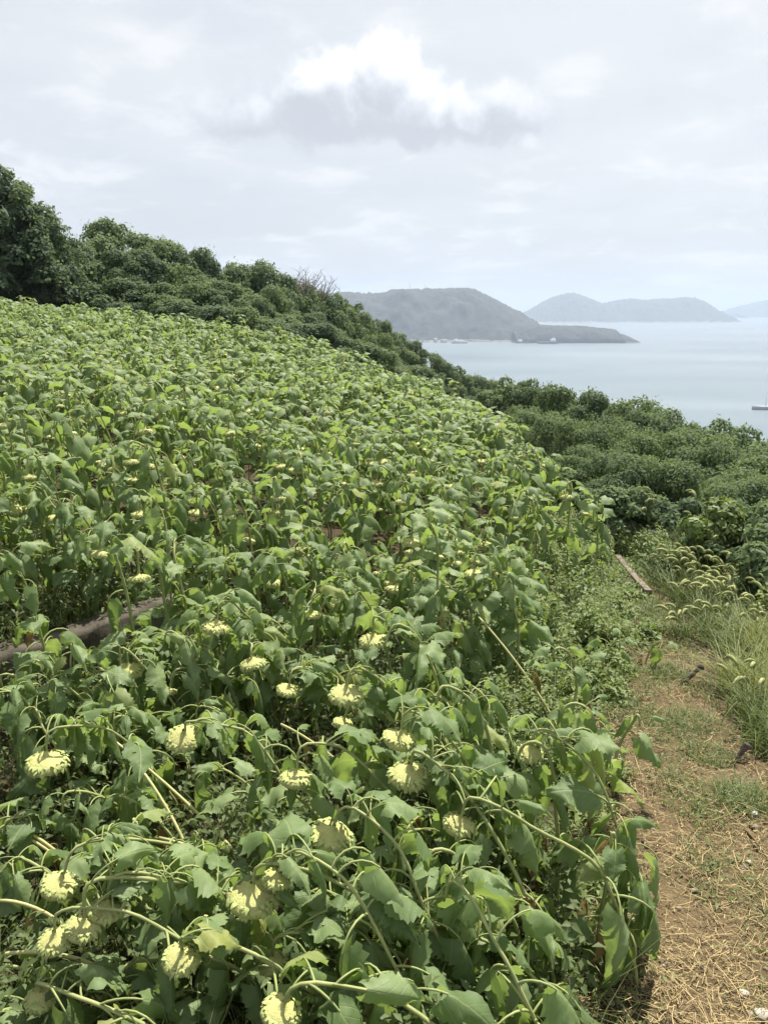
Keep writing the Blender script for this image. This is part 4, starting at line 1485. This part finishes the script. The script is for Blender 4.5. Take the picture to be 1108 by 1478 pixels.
# ------------------------------------------------------------------ trees
def tree_meshes(seed, mat, R=2.0, H=5.0, leaves=5200, leaf=.125, blobs=22, flat=1.0, skirt=.15, br=(.22, .42)):
    """crown of leaf clumps on limbs; base at the origin"""
    r = np.random.default_rng(seed)
    tr = MB()
    fork = H * r.uniform(.22, .32)
    tube(tr, bez((0, 0, -.3), (r.normal(0, .15), r.normal(0, .15), fork * .5), (r.normal(0, .2), r.normal(0, .2), fork), (r.normal(0, .3), r.normal(0, .3), H * .7), 8), np.linspace(.14, .04, 8), 7)
    cen, rad = [], []
    for k in range(blobs):
        th = r.uniform(0, 2 * math.pi)
        zz = skirt + (1 - skirt) * (k + .5) / blobs
        env = math.sqrt(max(1 - ((zz - .42) / .64) ** 2, .05))
        q = R * env * r.uniform(.25, .98)
        c = np.array([q * math.cos(th), q * math.sin(th), H * (.10 + .80 * zz) * flat])
        cen.append(c)
        rad.append(R * r.uniform(*br))
    for k in range(0, blobs, 6):
        tube(tr, bez((0, 0, fork * .8), cen[k] * np.array([.2, .2, 0]) + np.array([0, 0, fork * 1.2]), cen[k] * np.array([.6, .6, .85]), cen[k], 6), np.linspace(.07, .015, 6), 5)
    cr = MB()
    per = np.array(rad) ** 2
    per = (per / per.sum() * leaves).astype(int)
    pos, nor = [], []
    for c, q, n in zip(cen, rad, per):
        d = r.normal(0, 1, (n, 3))
        d /= np.linalg.norm(d, axis=1, keepdims=True)
        d[:, 2] = np.where(d[:, 2] < -.35, -d[:, 2], d[:, 2])
        sh = q * (1 - .30 * r.random(n) ** 2.2) * (1 + .16 * np.sin(d[:, 0] * 7 + c[0] * 5) * np.sin(d[:, 1] * 8 + c[2]))
        pos.append(c + d * sh[:, None] * np.array([1, 1, .8]))
        nor.append(d)
    pos, nor = np.concatenate(pos), np.concatenate(nor)
    # ragged sprays sticking out of the outline
    n = len(pos)
    k = r.choice(n, n // 16, replace=False)
    pos[k] += nor[k] * (R * r.uniform(.02, .11, len(k)))[:, None]
    nrm = nor * 1.0 + np.array([0, 0, .45]) + r.normal(0, .38, (n, 3))
    nrm /= np.linalg.norm(nrm, axis=1, keepdims=True)
    ref = r.normal(0, 1, (n, 3))
    a = np.cross(nrm, ref)
    a /= np.linalg.norm(a, axis=1, keepdims=True)
    b = np.cross(nrm, a)
    L = leaf * r.uniform(.6, 1.35, n)
    W = L * .55
    V = np.zeros((n, 4, 3), np.float32)
    V[:, 0] = pos - a * L[:, None] * .5
    V[:, 1] = pos + b * W[:, None] * .5 - nrm * (L * .10)[:, None]
    V[:, 2] = pos + a * L[:, None] * .55 - nrm * (L * .22)[:, None]
    V[:, 3] = pos - b * W[:, None] * .5 - nrm * (L * .10)[:, None]
    F = (np.arange(n) * 4)[:, None] + np.array([[0, 1, 2, 3]])
    cr.add(V.reshape(-1, 3), F)
    return tr.mesh('trunk', [M['bark']]), cr.mesh('crown', [mat], False)


TREES = [tree_meshes(40 + i, M['tree%d' % (i % 4)], 2.0, 5.0, 17000, .15, 64, br=(.13, .34)) for i in range(8)]
WIDE = [tree_meshes(60 + i, M['tree%d' % (1, 3, 0, 3)[i]], 2.3, 3.6, 20000, .11, 70, skirt=.05, br=(.11, .28)) for i in range(4)]


def place_tree(protos, k, u, v, y, rpx, label, group, name='tree', minh=2.2, hmul=1.0):
    top = px(u, v, y)
    gz = g1(top.x, y)
    h = max(top.z - gz, minh)
    if top.z - gz < minh:
        gz = top.z - minh
    tr, cr = protos[k % len(protos)]
    H0, R0 = (5.0, 2.0) if protos is TREES else (3.6, 2.3)
    r = np.random.default_rng(int(u * 7 + v * 13 + y))
    rad = rpx * y / FPX
    s = max(rad * 1.35 / R0, .75 * h / H0)
    t = thing(name, label, 'tree' if name != 'shrub' else 'shrub', (top.x, y, gz), (0, 0, r.uniform(0, 6.28)), (s, s, h / (H0 * .985)), group)
    obj('trunk', tr, t)
    obj('crown', cr, t)
    return t


LEFT = [(-40, 225, 33, 70, 2), (6, 246, 33, 62, 2), (62, 303, 34, 42, 2), (92, 338, 36, 24, 0), (160, 312, 42, 52, 1), (212, 336, 42, 42, 1), (268, 350, 44, 40, 0), (300, 366, 45, 28, 2),
        (345, 378, 46, 36, 1), (384, 376, 47, 34, 0)]
LLAB = ['tall dark tree cut off by the left edge of the view', 'tallest dark tree on the ridge at the left', 'shoulder tree right of the tallest dark tree', 'spindly small tree between the tallest tree and rounded crown',
        'broad rounded pale green crown on the skyline', 'lower rounded crown joined to the broad pale one', 'dense round tree in the middle of the ridge skyline', 'small tree stepping down after the dense round one',
        'rounded tree on the ridge before the last dense one', 'dense dome-shaped tree left of the bare branched trees']
for (u, v, y, rp, k), lab in zip(LEFT, LLAB):
    place_tree(TREES, k + (4 if u % 2 else 0), u, v, y, rp, lab, 'trees on the ridge skyline')
SLOPE = [(418, 402, 50, 28), (452, 410, 52, 28), (478, 420, 54, 26), (502, 432, 56, 26), (524, 448, 60, 24), (545, 463, 62, 24), (566, 479, 65, 24), (590, 490, 68, 22), (614, 503, 70, 22), (636, 515, 73, 20), (656, 525, 76, 18), (676, 536, 78, 18), (696, 543, 80, 18), (712, 552, 82, 16)]
for i, (u, v, y, rp) in enumerate(SLOPE):
    lab = ['tree at the top of the slope under the bare branches', 'tree below the bare branched trees'][i] if i < 2 else 'rounded tree on the ridge slope falling towards the sea'
    place_tree(TREES, i * 3 + 1, u, v, y, rp, lab, 'trees on the falling ridge slope')
# trees filling the wood face below the skyline
rt = np.random.default_rng(77)
FRONT = []
sky_u = np.array([-60, 6, 62, 110, 160, 270, 384, 452, 502, 566, 636, 712])
sky_v = np.array([225, 246, 303, 345, 325, 350, 376, 412, 432, 479, 515, 552])
fld_u = np.array([-60, 0, 250, 400, 500, 600, 700])
fld_v = np.array([432, 436, 458, 482, 505, 545, 595])
for u0 in np.arange(-60, 700, 46):
    sv, fv = np.interp(u0, sky_u, sky_v), np.interp(u0, fld_u, fld_v)
    rows = max(int((fv - sv) / 30), 1)
    for k in range(rows):
        u = u0 + rt.uniform(-16, 16)
        v = sv + 26 + (fv - sv - 34) * (k + .3) / rows + rt.uniform(-8, 8)
        yb = np.interp(u, [-60, 380, 500, 700], [34, 40, 46, 60])
        y = yb - (yb - np.interp(u, [-60, 250, 500, 700], [34.5, 33.0, 31, 30])) * (k + .6) / rows
        FRONT.append((u, v, y, rt.uniform(30, 44) * 36 / y))
for i, (u, v, y, rp) in enumerate(FRONT):
    lab, grp = ('leafy tree in the wood face behind the uphill field', 'trees filling the wood face') if u < 330 else ('leafy tree in the wood below the ridge slope behind the field', 'trees in the wood below the slope')
    place_tree(TREES, int(rt.integers(8)), u, v, y, rp, lab, grp, minh=3.0)
RIGHT = [(706, 556, 34, 34), (738, 541, 31, 42), (772, 549, 30, 36), (812, 553, 28, 42), (852, 561, 26, 40), (896, 573, 25, 38), (925, 590, 23, 36), (962, 584, 25, 36), (996, 604, 22, 36), (1024, 598, 25, 32), (1052, 613, 22, 34), (1090, 630, 20, 38), (1130, 640, 20, 44), (1180, 640, 20, 50)]
for i, (u, v, y, rp) in enumerate(RIGHT):
    lab = {1: 'tree with the highest crown in the seaward wood', 9: 'dark tree standing up against the sea at the right', 0: 'tree where the seaward wood meets the field corner'}.get(i, 'bushy tree on the seaward wood skyline')
    place_tree(TREES, i * 5 + 2, u, v, y, rp, lab, 'trees on the seaward wood skyline', minh=3.0)
for i, (u, v, y, rp) in enumerate([(760, 590, 25, 46), (800, 600, 22, 46), (838, 606, 20, 50), (880, 606, 20, 50), (925, 622, 18, 52), (975, 626, 18, 55), (1020, 636, 17, 55), (1068, 646, 16, 58), (1112, 660, 15, 60), (1165, 668, 15, 70),
                                   (850, 650, 15, 56), (898, 655, 14, 60), (955, 664, 13.5, 60), (1010, 672, 13, 64), (1065, 688, 12, 70), (1130, 695, 11.5, 80), (1190, 720, 10.5, 90)]):
    lab = {11: 'vine draped bush rising behind the plank end', 14: 'dark thicket above the foxtails at the right', 15: 'leafy thicket at the right edge above the foxtails'}.get(i, 'spreading leafy bush on the slope below the seaward trees')
    place_tree(WIDE, i * 3 + 1, u, v, y, rp, lab, 'bushes on the seaward slope', name='shrub', minh=1.6)


def bare_tree(u, v, y, h, label, seed):
    r = np.random.default_rng(seed)
    top = px(u, v, y)
    t = thing('bare_tree', label, 'tree', (top.x, y, top.z - h), group='bare trees on the ridge')
    mb = MB()
    tw = MB()
    tube(mb, bez((0, 0, 0), (.1, 0, h * .2), (-.1, .1, h * .4), (r.normal(0, .2), 0, h * .62), 7), np.linspace(.11, .05, 7), 6)
    for k in range(16):
        b0 = np.array([0, 0, h * r.uniform(.35, .6)])
        th = r.uniform(0, 6.28)
        q = r.uniform(.5, 1.35)
        e = np.array([q * math.cos(th), q * math.sin(th), h * r.uniform(.75, 1.0)])
        c = bez(b0, b0 + (e - b0) * np.array([.2, .2, .45]), b0 + (e - b0) * np.array([.7, .7, .7]) + r.normal(0, .08, 3), e, 7)
        tube(mb, c, np.linspace(.045, .012, 7), 5)
        for j in range(7):
            s = c[int(r.integers(2, 7))]
            e2 = s + np.array([r.normal(0, .28), r.normal(0, .28), r.uniform(.1, .45)])
            tube(tw, bez(s, s + (e2 - s) * .3 + r.normal(0, .03, 3), s + (e2 - s) * .7, e2, 4), np.linspace(.014, .006, 4), 3, 0, False)
    obj('trunk', mb.mesh('bare_trunk', [M['bare']]), t)
    obj('twigs', tw.mesh('twigs', [M['bare']]), t)


bare_tree(416, 391, 49, 3.6, 'bare grey branched tree nearest the dense dome tree', 1)
bare_tree(441, 390, 50, 3.8, 'taller bare grey branched tree of the three on the ridge', 2)
bare_tree(463, 400, 51, 3.4, 'bare grey branched tree lowest on the ridge', 3)

# ------------------------------------------------------------------ path side: shrubs, foxtails, grass clumps
def near_shrub(u, v, hgt, R, label, seed, mat, leaf=.07, leaves=5200, name='shrub'):
    """bush whose foot stands where u, v meets the ground"""
    p = hit(u, v)
    r = np.random.default_rng(seed)
    tr, cr = tree_meshes(seed, mat, R, hgt, leaves, leaf, 20, skirt=.0)
    t = thing(name, label, 'shrub', (p.x, p.y, p.z), (0, 0, r.uniform(0, 6.28)), group='shrubs beside the path')
    obj('stems', tr, t)
    obj('foliage', cr, t)
    return t


near_shrub(922, 778, 1.0, .50, 'light green leafy shrub beside the far plank end', 71, M['tree3'], .075, 5000)
near_shrub(960, 800, .80, .50, 'leafy shrub just left of the foxtail patch', 72, M['weed'], .07, 4200)
near_shrub(1015, 846, 1.0, .55, 'leafy shrub behind the foxtail patch', 73, M['weed'], .075, 4600)
near_shrub(1078, 862, 1.05, .60, 'dark leafy shrub at the right behind the foxtails', 74, M['tree1'], .08, 4600)
near_shrub(972, 842, .38, .34, 'low dry reddish weed clump right of the plank', 75, M['tree3'], .04, 2600)
near_shrub(862, 762, .95, .50, 'leafy shrub at the field corner beyond the boards', 77, M['tree1'], .075, 4600)
near_shrub(930, 768, .9, .55, 'leafy shrub behind the light green one at the path end', 78, M['tree0'], .08, 4600)
near_shrub(985, 780, 1.0, .6, 'dark leafy shrub between the path end and thicket', 79, M['tree2'], .08, 4600)
near_shrub(1040, 790, 1.1, .65, 'dark leafy shrub under the thicket at the right', 80, M['tree0'], .085, 4800)
near_shrub(1130, 900, .9, .6, 'leafy shrub cut off by the right edge', 76, M['tree1'], .08, 4600)


def foxtail_mesh(seed):
    """one arched seed spike with bristles, base at the origin, along +X drooping"""
    r = np.random.default_rng(seed)
    n = 9
    a = np.radians(np.linspace(62, -42 + r.uniform(-20, 15), n))
    L = .115
    p = [np.zeros(3)]
    for k in range(n - 1):
        p.append(p[-1] + L / (n - 1) * np.array([math.cos(a[k]), 0, math.sin(a[k])]))
    p = np.array(p)
    mb = MB()
    rad = np.interp(np.linspace(0, 1, n), [0, .15, .5, .85, 1], [.003, .0095, .011, .008, .003])
    tube(mb, p, rad, 6)
    nb = 130
    k = r.uniform(0, n - 1.01, nb)
    i = k.astype(int)
    c = p[i] + (p[i + 1] - p[i]) * (k - i)[:, None]
    tan = (p[i + 1] - p[i]) / np.linalg.norm(p[i + 1] - p[i], axis=1, keepdims=True)
    q = r.normal(0, 1, (nb, 3))
    q -= tan * (q * tan).sum(1, keepdims=True)
    q /= np.linalg.norm(q, axis=1, keepdims=True)
    rr = np.interp(k, np.arange(n), rad)
    e = c + q * (rr + .009)[:, None] + tan * .009
    s = np.cross(q, tan) * .0009
    V = np.stack([c + q * rr[:, None] * .6 - s, c + q * rr[:, None] * .6 + s, e], 1)
    mb.add(V.reshape(-1, 3), (np.arange(nb) * 3)[:, None] + np.array([[0, 1, 2]]))
    return mb.mesh('seed_head', [M['foxtail']])


FOX = [foxtail_mesh(i) for i in range(4)]
rx = np.random.default_rng(314)


def foxtail_clump(u, v, n, R, h, label, spread=1.0):
    p = hit(u, v)
    t = thing('foxtail_grass', label, 'grass', tuple(p), group='foxtail grass beside the path')
    mb = MB()
    nb = 150
    P = np.c_[rx.normal(0, R * .5, nb), rx.normal(0, R * .5, nb), np.zeros(nb)]
    P[:, 2] = ground(P[:, 0] + p.x, P[:, 1] + p.y) - p.z
    blades(mb, nb, P, h * .85, .011, .9, rx, 4)
    obj('blades', mb.mesh('foxtail_blades', [M['grass']]), t)
    for k in range(n):
        x, y = rx.normal(0, R * .35, 2)
        z0 = g1(x + p.x, y + p.y) - p.z
        az = math.radians(rx.normal(185, 40))
        hh = h * rx.uniform(.65, 1.1)
        out = rx.uniform(.05, .25) * h
        e = np.array([x + out * math.cos(az), y + out * math.sin(az), z0 + hh])
        st = MB()
        c = bez((x, y, z0 - .02), (x, y, z0 + hh * .5), (e[0] - .08 * math.cos(az), e[1] - .08 * math.sin(az), z0 + hh * .85), e, 7)
        tube(st, c, .0018, 4, 0, False)
        s = obj('stalk', st.mesh('foxtail_stalk', [M['ygrass']]), t)
        obj('seed_head', FOX[int(rx.integers(4))], s, tuple(e), (rx.normal(0, .15), rx.normal(0, .2), az), rx.uniform(.95, 1.5))
    return t


FCL = [(1070, 930, 10, .28, .40, 'foxtails nodding over the pale grass by the path'), (1015, 895, 12, .28, .36, 'foxtails crowding the inner side of the path bend'), (1060, 880, 14, .34, .55, 'foxtails in the thick of the patch'),
       (962, 850, 10, .25, .45, 'foxtail clump at the left end of the patch by the path'), (1000, 880, 16, .34, .5, 'foxtail clump full of nodding spikes at the path bend'), (1040, 880, 16, .34, .5, 'foxtail clump in the middle of the patch'),
       (1085, 880, 15, .34, .5, 'foxtail clump at the right end of the patch'), (975, 920, 6, .2, .22, 'short foxtails lying over the upper path'), (1020, 925, 7, .25, .32, 'short foxtails beside the bare upper path'),
       (1085, 1040, 7, .22, .38, 'foxtails arching from the grass clump over the shaded path'), (1000, 835, 5, .3, 1.0, 'tall foxtails standing before the dark thicket'), (1060, 830, 6, .3, 1.0, 'tall foxtails at the right before the dark thicket'),
       (1040, 905, 14, .3, .42, 'dense foxtails in front of the patch beside the bare path'), (1080, 855, 14, .34, .7, 'dense foxtails rising behind the patch at the right'),
       (985, 858, 12, .3, .5, 'dense foxtails between the left clump and the path bend'), (1030, 855, 12, .32, .6, 'foxtails rising behind the middle of the patch'),
       (940, 815, 5, .3, .95, 'tall foxtails beside the light green shrub'), (1110, 920, 8, .3, .45, 'foxtails above the pale grass clump at the edge')]
for (u, v, n, R, h, lab) in FCL:
    foxtail_clump(u, v, n, R, h, lab)


def grass_clump(u, v, n, R, h, label, mat):
    p = hit(u, v)
    t = thing('grass_clump', label, 'grass', tuple(p), group='grass clumps beside the path')
    for part in range(2):
        mb = MB()
        a, q = rx.uniform(0, 6.28, n), R * np.sqrt(rx.random(n))
        P = np.c_[q * np.cos(a), q * np.sin(a), np.zeros(n)]
        P[:, 2] = ground(P[:, 0] + p.x, P[:, 1] + p.y) - p.z - .02
        blades(mb, n, P, h * (1 - .25 * part), .009, .75 + .3 * part, rx, 4)
        obj('blades', mb.mesh('clump_blades', [mat]), t)


grass_clump(1105, 1010, 420, .33, .55, 'big pale green grass clump at the right of the path', M['ygrass'])
grass_clump(1130, 960, 420, .38, .60, 'pale grass clump behind the big one at the edge', M['ygrass'])
grass_clump(1072, 948, 300, .22, .30, 'short grass clump hemming the bare upper path', M['grass'])
grass_clump(1050, 915, 320, .28, .36, 'grass clump under the foxtails at the path bend', M['grass'])
grass_clump(1000, 870, 260, .26, .34, 'grass clump at the path bend below the shrub', M['grass'])
grass_clump(962, 975, 260, .17, .13, 'green tuft on the path margin above the first stake', M['grass'])
grass_clump(1022, 1095, 220, .15, .11, 'low green tuft on the path between the two stakes', M['grass'])
grass_clump(1140, 1080, 300, .30, .45, 'dark grass clump at the right edge of the shaded path', M['grass'])
grass_clump(950, 890, 260, .22, .18, 'short grass tuft at the near plank end', M['grass'])
grass_clump(1000, 1048, 300, .18, .14, 'green tuft on the path before the first stake', M['grass'])
grass_clump(1075, 1165, 300, .17, .15, 'green tuft on the path before the second stake', M['grass'])

# ------------------------------------------------------------------ plank, stakes, stones, litter
def plank(q0, q1, w, th, label, lift=.05):
    a, b = hit(*q0), hit(*q1)
    d = b - a
    L = d.length
    t = thing('plank', label, 'plank', tuple((a + b) / 2 + Vector((0, 0, lift))))
    t.rotation_euler = d.to_track_quat('X', 'Z').to_euler()
    mb = MB()
    n = 12
    r = np.random.default_rng(9)
    V = []
    for i in range(n + 1):
        x = -L / 2 + L * i / n
        bow = .012 * math.sin(i / n * 3.14)
        for (yy, zz) in ((-w / 2, -th / 2), (w / 2, -th / 2), (w / 2, th / 2), (w * .47, th / 2 + .004), (-w * .47, th / 2 + .004), (-w / 2, th / 2)):
            V.append((x, yy + bow + r.normal(0, .002), zz + r.normal(0, .002)))
    k = 6
    F = [(i * k + j, i * k + (j + 1) % k, (i + 1) * k + (j + 1) % k, (i + 1) * k + j) for i in range(n) for j in range(k)]
    mb.add(V, F)
    for e in (0, n * k):
        f = [e + j for j in range(6)]
        mb.add(np.array(V)[f], [(0, 1, 2, 3), (0, 3, 4, 5)])
    obj('board', mb.mesh('board', [M['wood']], False), t)


plank((934, 866), (890, 812), .068, .045, 'weathered grey plank lying in grass at the far path end', .08)
plank((882, 806), (869, 796), .07, .05, 'short grey board piece beyond the plank end', .12)


def stake(u, v, tipu, tipv, label):
    base = hit(u, v)
    tip = px(tipu, tipv, base.y + .02)
    d = tip - base
    t = thing('wooden_stake', label, 'stake', tuple(base), group='stakes along the path')
    L = d.length
    ax = np.array(d.normalized())
    mb = MB()
    r = np.random.default_rng(int(u))
    pts = np.array([ax * s * L for s in (-.15, .2, .5, .8, .86, .97, 1.0)])
    tube(mb, pts, [.016, .016, .0165, .017, .024, .025, .014], 8)
    obj('shaft', mb.mesh('shaft', [M['stake']], False), t)
    mb = MB()
    side = np.array([.6, -.3, -.7])
    tube(mb, [ax * L * .93, ax * L * .93 + side * .03], [.013, .009], 6)
    obj('splinter', mb.mesh('splinter', [M['stake']], False), t)


stake(984, 990, 1013, 960, 'dark leaning stake on the path nearer the plank')
stake(1056, 1104, 1080, 1074, 'dark leaning stake on the path nearer the straw')


def stone(u, v, s, label, mat, name='stone', cat='stone'):
    p = hit(u, v)
    r = np.random.default_rng(int(u * v) % 9999)
    V, F = [], []
    nu, nv = 9, 6
    for i in range(nv + 1):
        for k in range(nu):
            a, b = 2 * math.pi * k / nu, math.pi * i / nv
            q = s * (1 + r.normal(0, .12)) * (1 if 0 < i < nv else .8)
            V.append((q * math.sin(b) * math.cos(a) * 1.2, q * math.sin(b) * math.sin(a), q * math.cos(b) * .55))
    for i in range(nv):
        for k in range(nu):
            F.append((i * nu + k, (i + 1) * nu + k, (i + 1) * nu + (k + 1) % nu, i * nu + (k + 1) % nu))
    tag(obj(name, MB().add(V, F).mesh(name, [mat], False), None, (p.x, p.y, p.z + s * .35 + .012), (0, 0, r.uniform(0, 6))), label, cat)


stone(1072, 1440, .016, 'pale flat stone among the straw', M['stone'])
stone(1098, 1472, .026, 'grey stone in the lower right corner', M['stone'])
stone(1080, 1250, .014, 'small grey stone at the path edge by the root', M['stone'])
stone(880, 1452, .016, 'small whitish pebble under the weeds at the path', M['stone'])


def litter():
    p = hit(1086, 1182)
    V = .55 * np.array([(-.03, -.02, .02), (.028, -.024, .035), (.034, .022, .05), (-.02, .026, .028), (0, 0, .055), (-.03, -.02, .017), (.028, -.024, .032), (.034, .022, .047), (-.02, .026, .025), (0, 0, .05)]) + np.array([0, 0, .012])
    F = [(0, 1, 4), (1, 2, 4), (2, 3, 4), (3, 0, 4), (6, 5, 9), (7, 6, 9), (8, 7, 9), (5, 8, 9)]
    F4 = [(0, 5, 6, 1), (1, 6, 7, 2), (2, 7, 8, 3), (3, 8, 5, 0)]
    mb = MB().add(V, F)
    mb.add(V, F4)
    tag(obj('paper_scrap', mb.mesh('paper_scrap', [M['litter']], False), None, tuple(p)), 'crumpled pale scrap lying beside the second stake', 'litter')


litter()


def loose_stalk(q0, q1, label, rad=.004, lift=.03):
    a, b = np.array(hit(*q0)), np.array(hit(*q1))
    m = (a + b) / 2 + np.array([.02, 0, lift * 1.5])
    a[2] += .02
    b[2] += .02
    mb = MB()
    c = bez(a, a * .6 + m * .4, b * .6 + m * .4, b, 9)
    tube(mb, c - a, np.linspace(rad, rad * .6, 9), 6)
    tag(obj('dry_stalk', mb.mesh('dry_stalk', [M['straw']]), None, tuple(a)), label, 'stalk', 'dry stalks lying on the path')


loose_stalk((1025, 1245), (1034, 1350), 'long pale dry stalk lying down the path')
loose_stalk((1075, 1210), (1108, 1250), 'thick brown root at the right path edge', .008)
loose_stalk((910, 1385), (945, 1420), 'thin dry stalk near the weeds on the path', .003)

# ------------------------------------------------------------------ haze
def haze():
    m = bpy.data.materials.new('haze')
    m.use_nodes = True
    m.node_tree.nodes.clear()
    N = NT(m.node_tree)
    out = N.n('ShaderNodeOutputMaterial')
    v = N.n('ShaderNodeVolumePrincipled')
    v.inputs['Color'].default_value = (0.52, 0.60, 0.73, 1)
    v.inputs['Density'].default_value = 2.0e-4
    v.inputs['Anisotropy'].default_value = 0.2
    N.link(v.outputs[0], out.inputs['Volume'])
    mb = MB()
    box(mb, -39000, 39000, -39000, 39000, -140, 215)
    o = obj('haze', mb.mesh('haze', [m], False))
    tag(o, 'pale sea haze filling the air', kind='stuff')


haze()
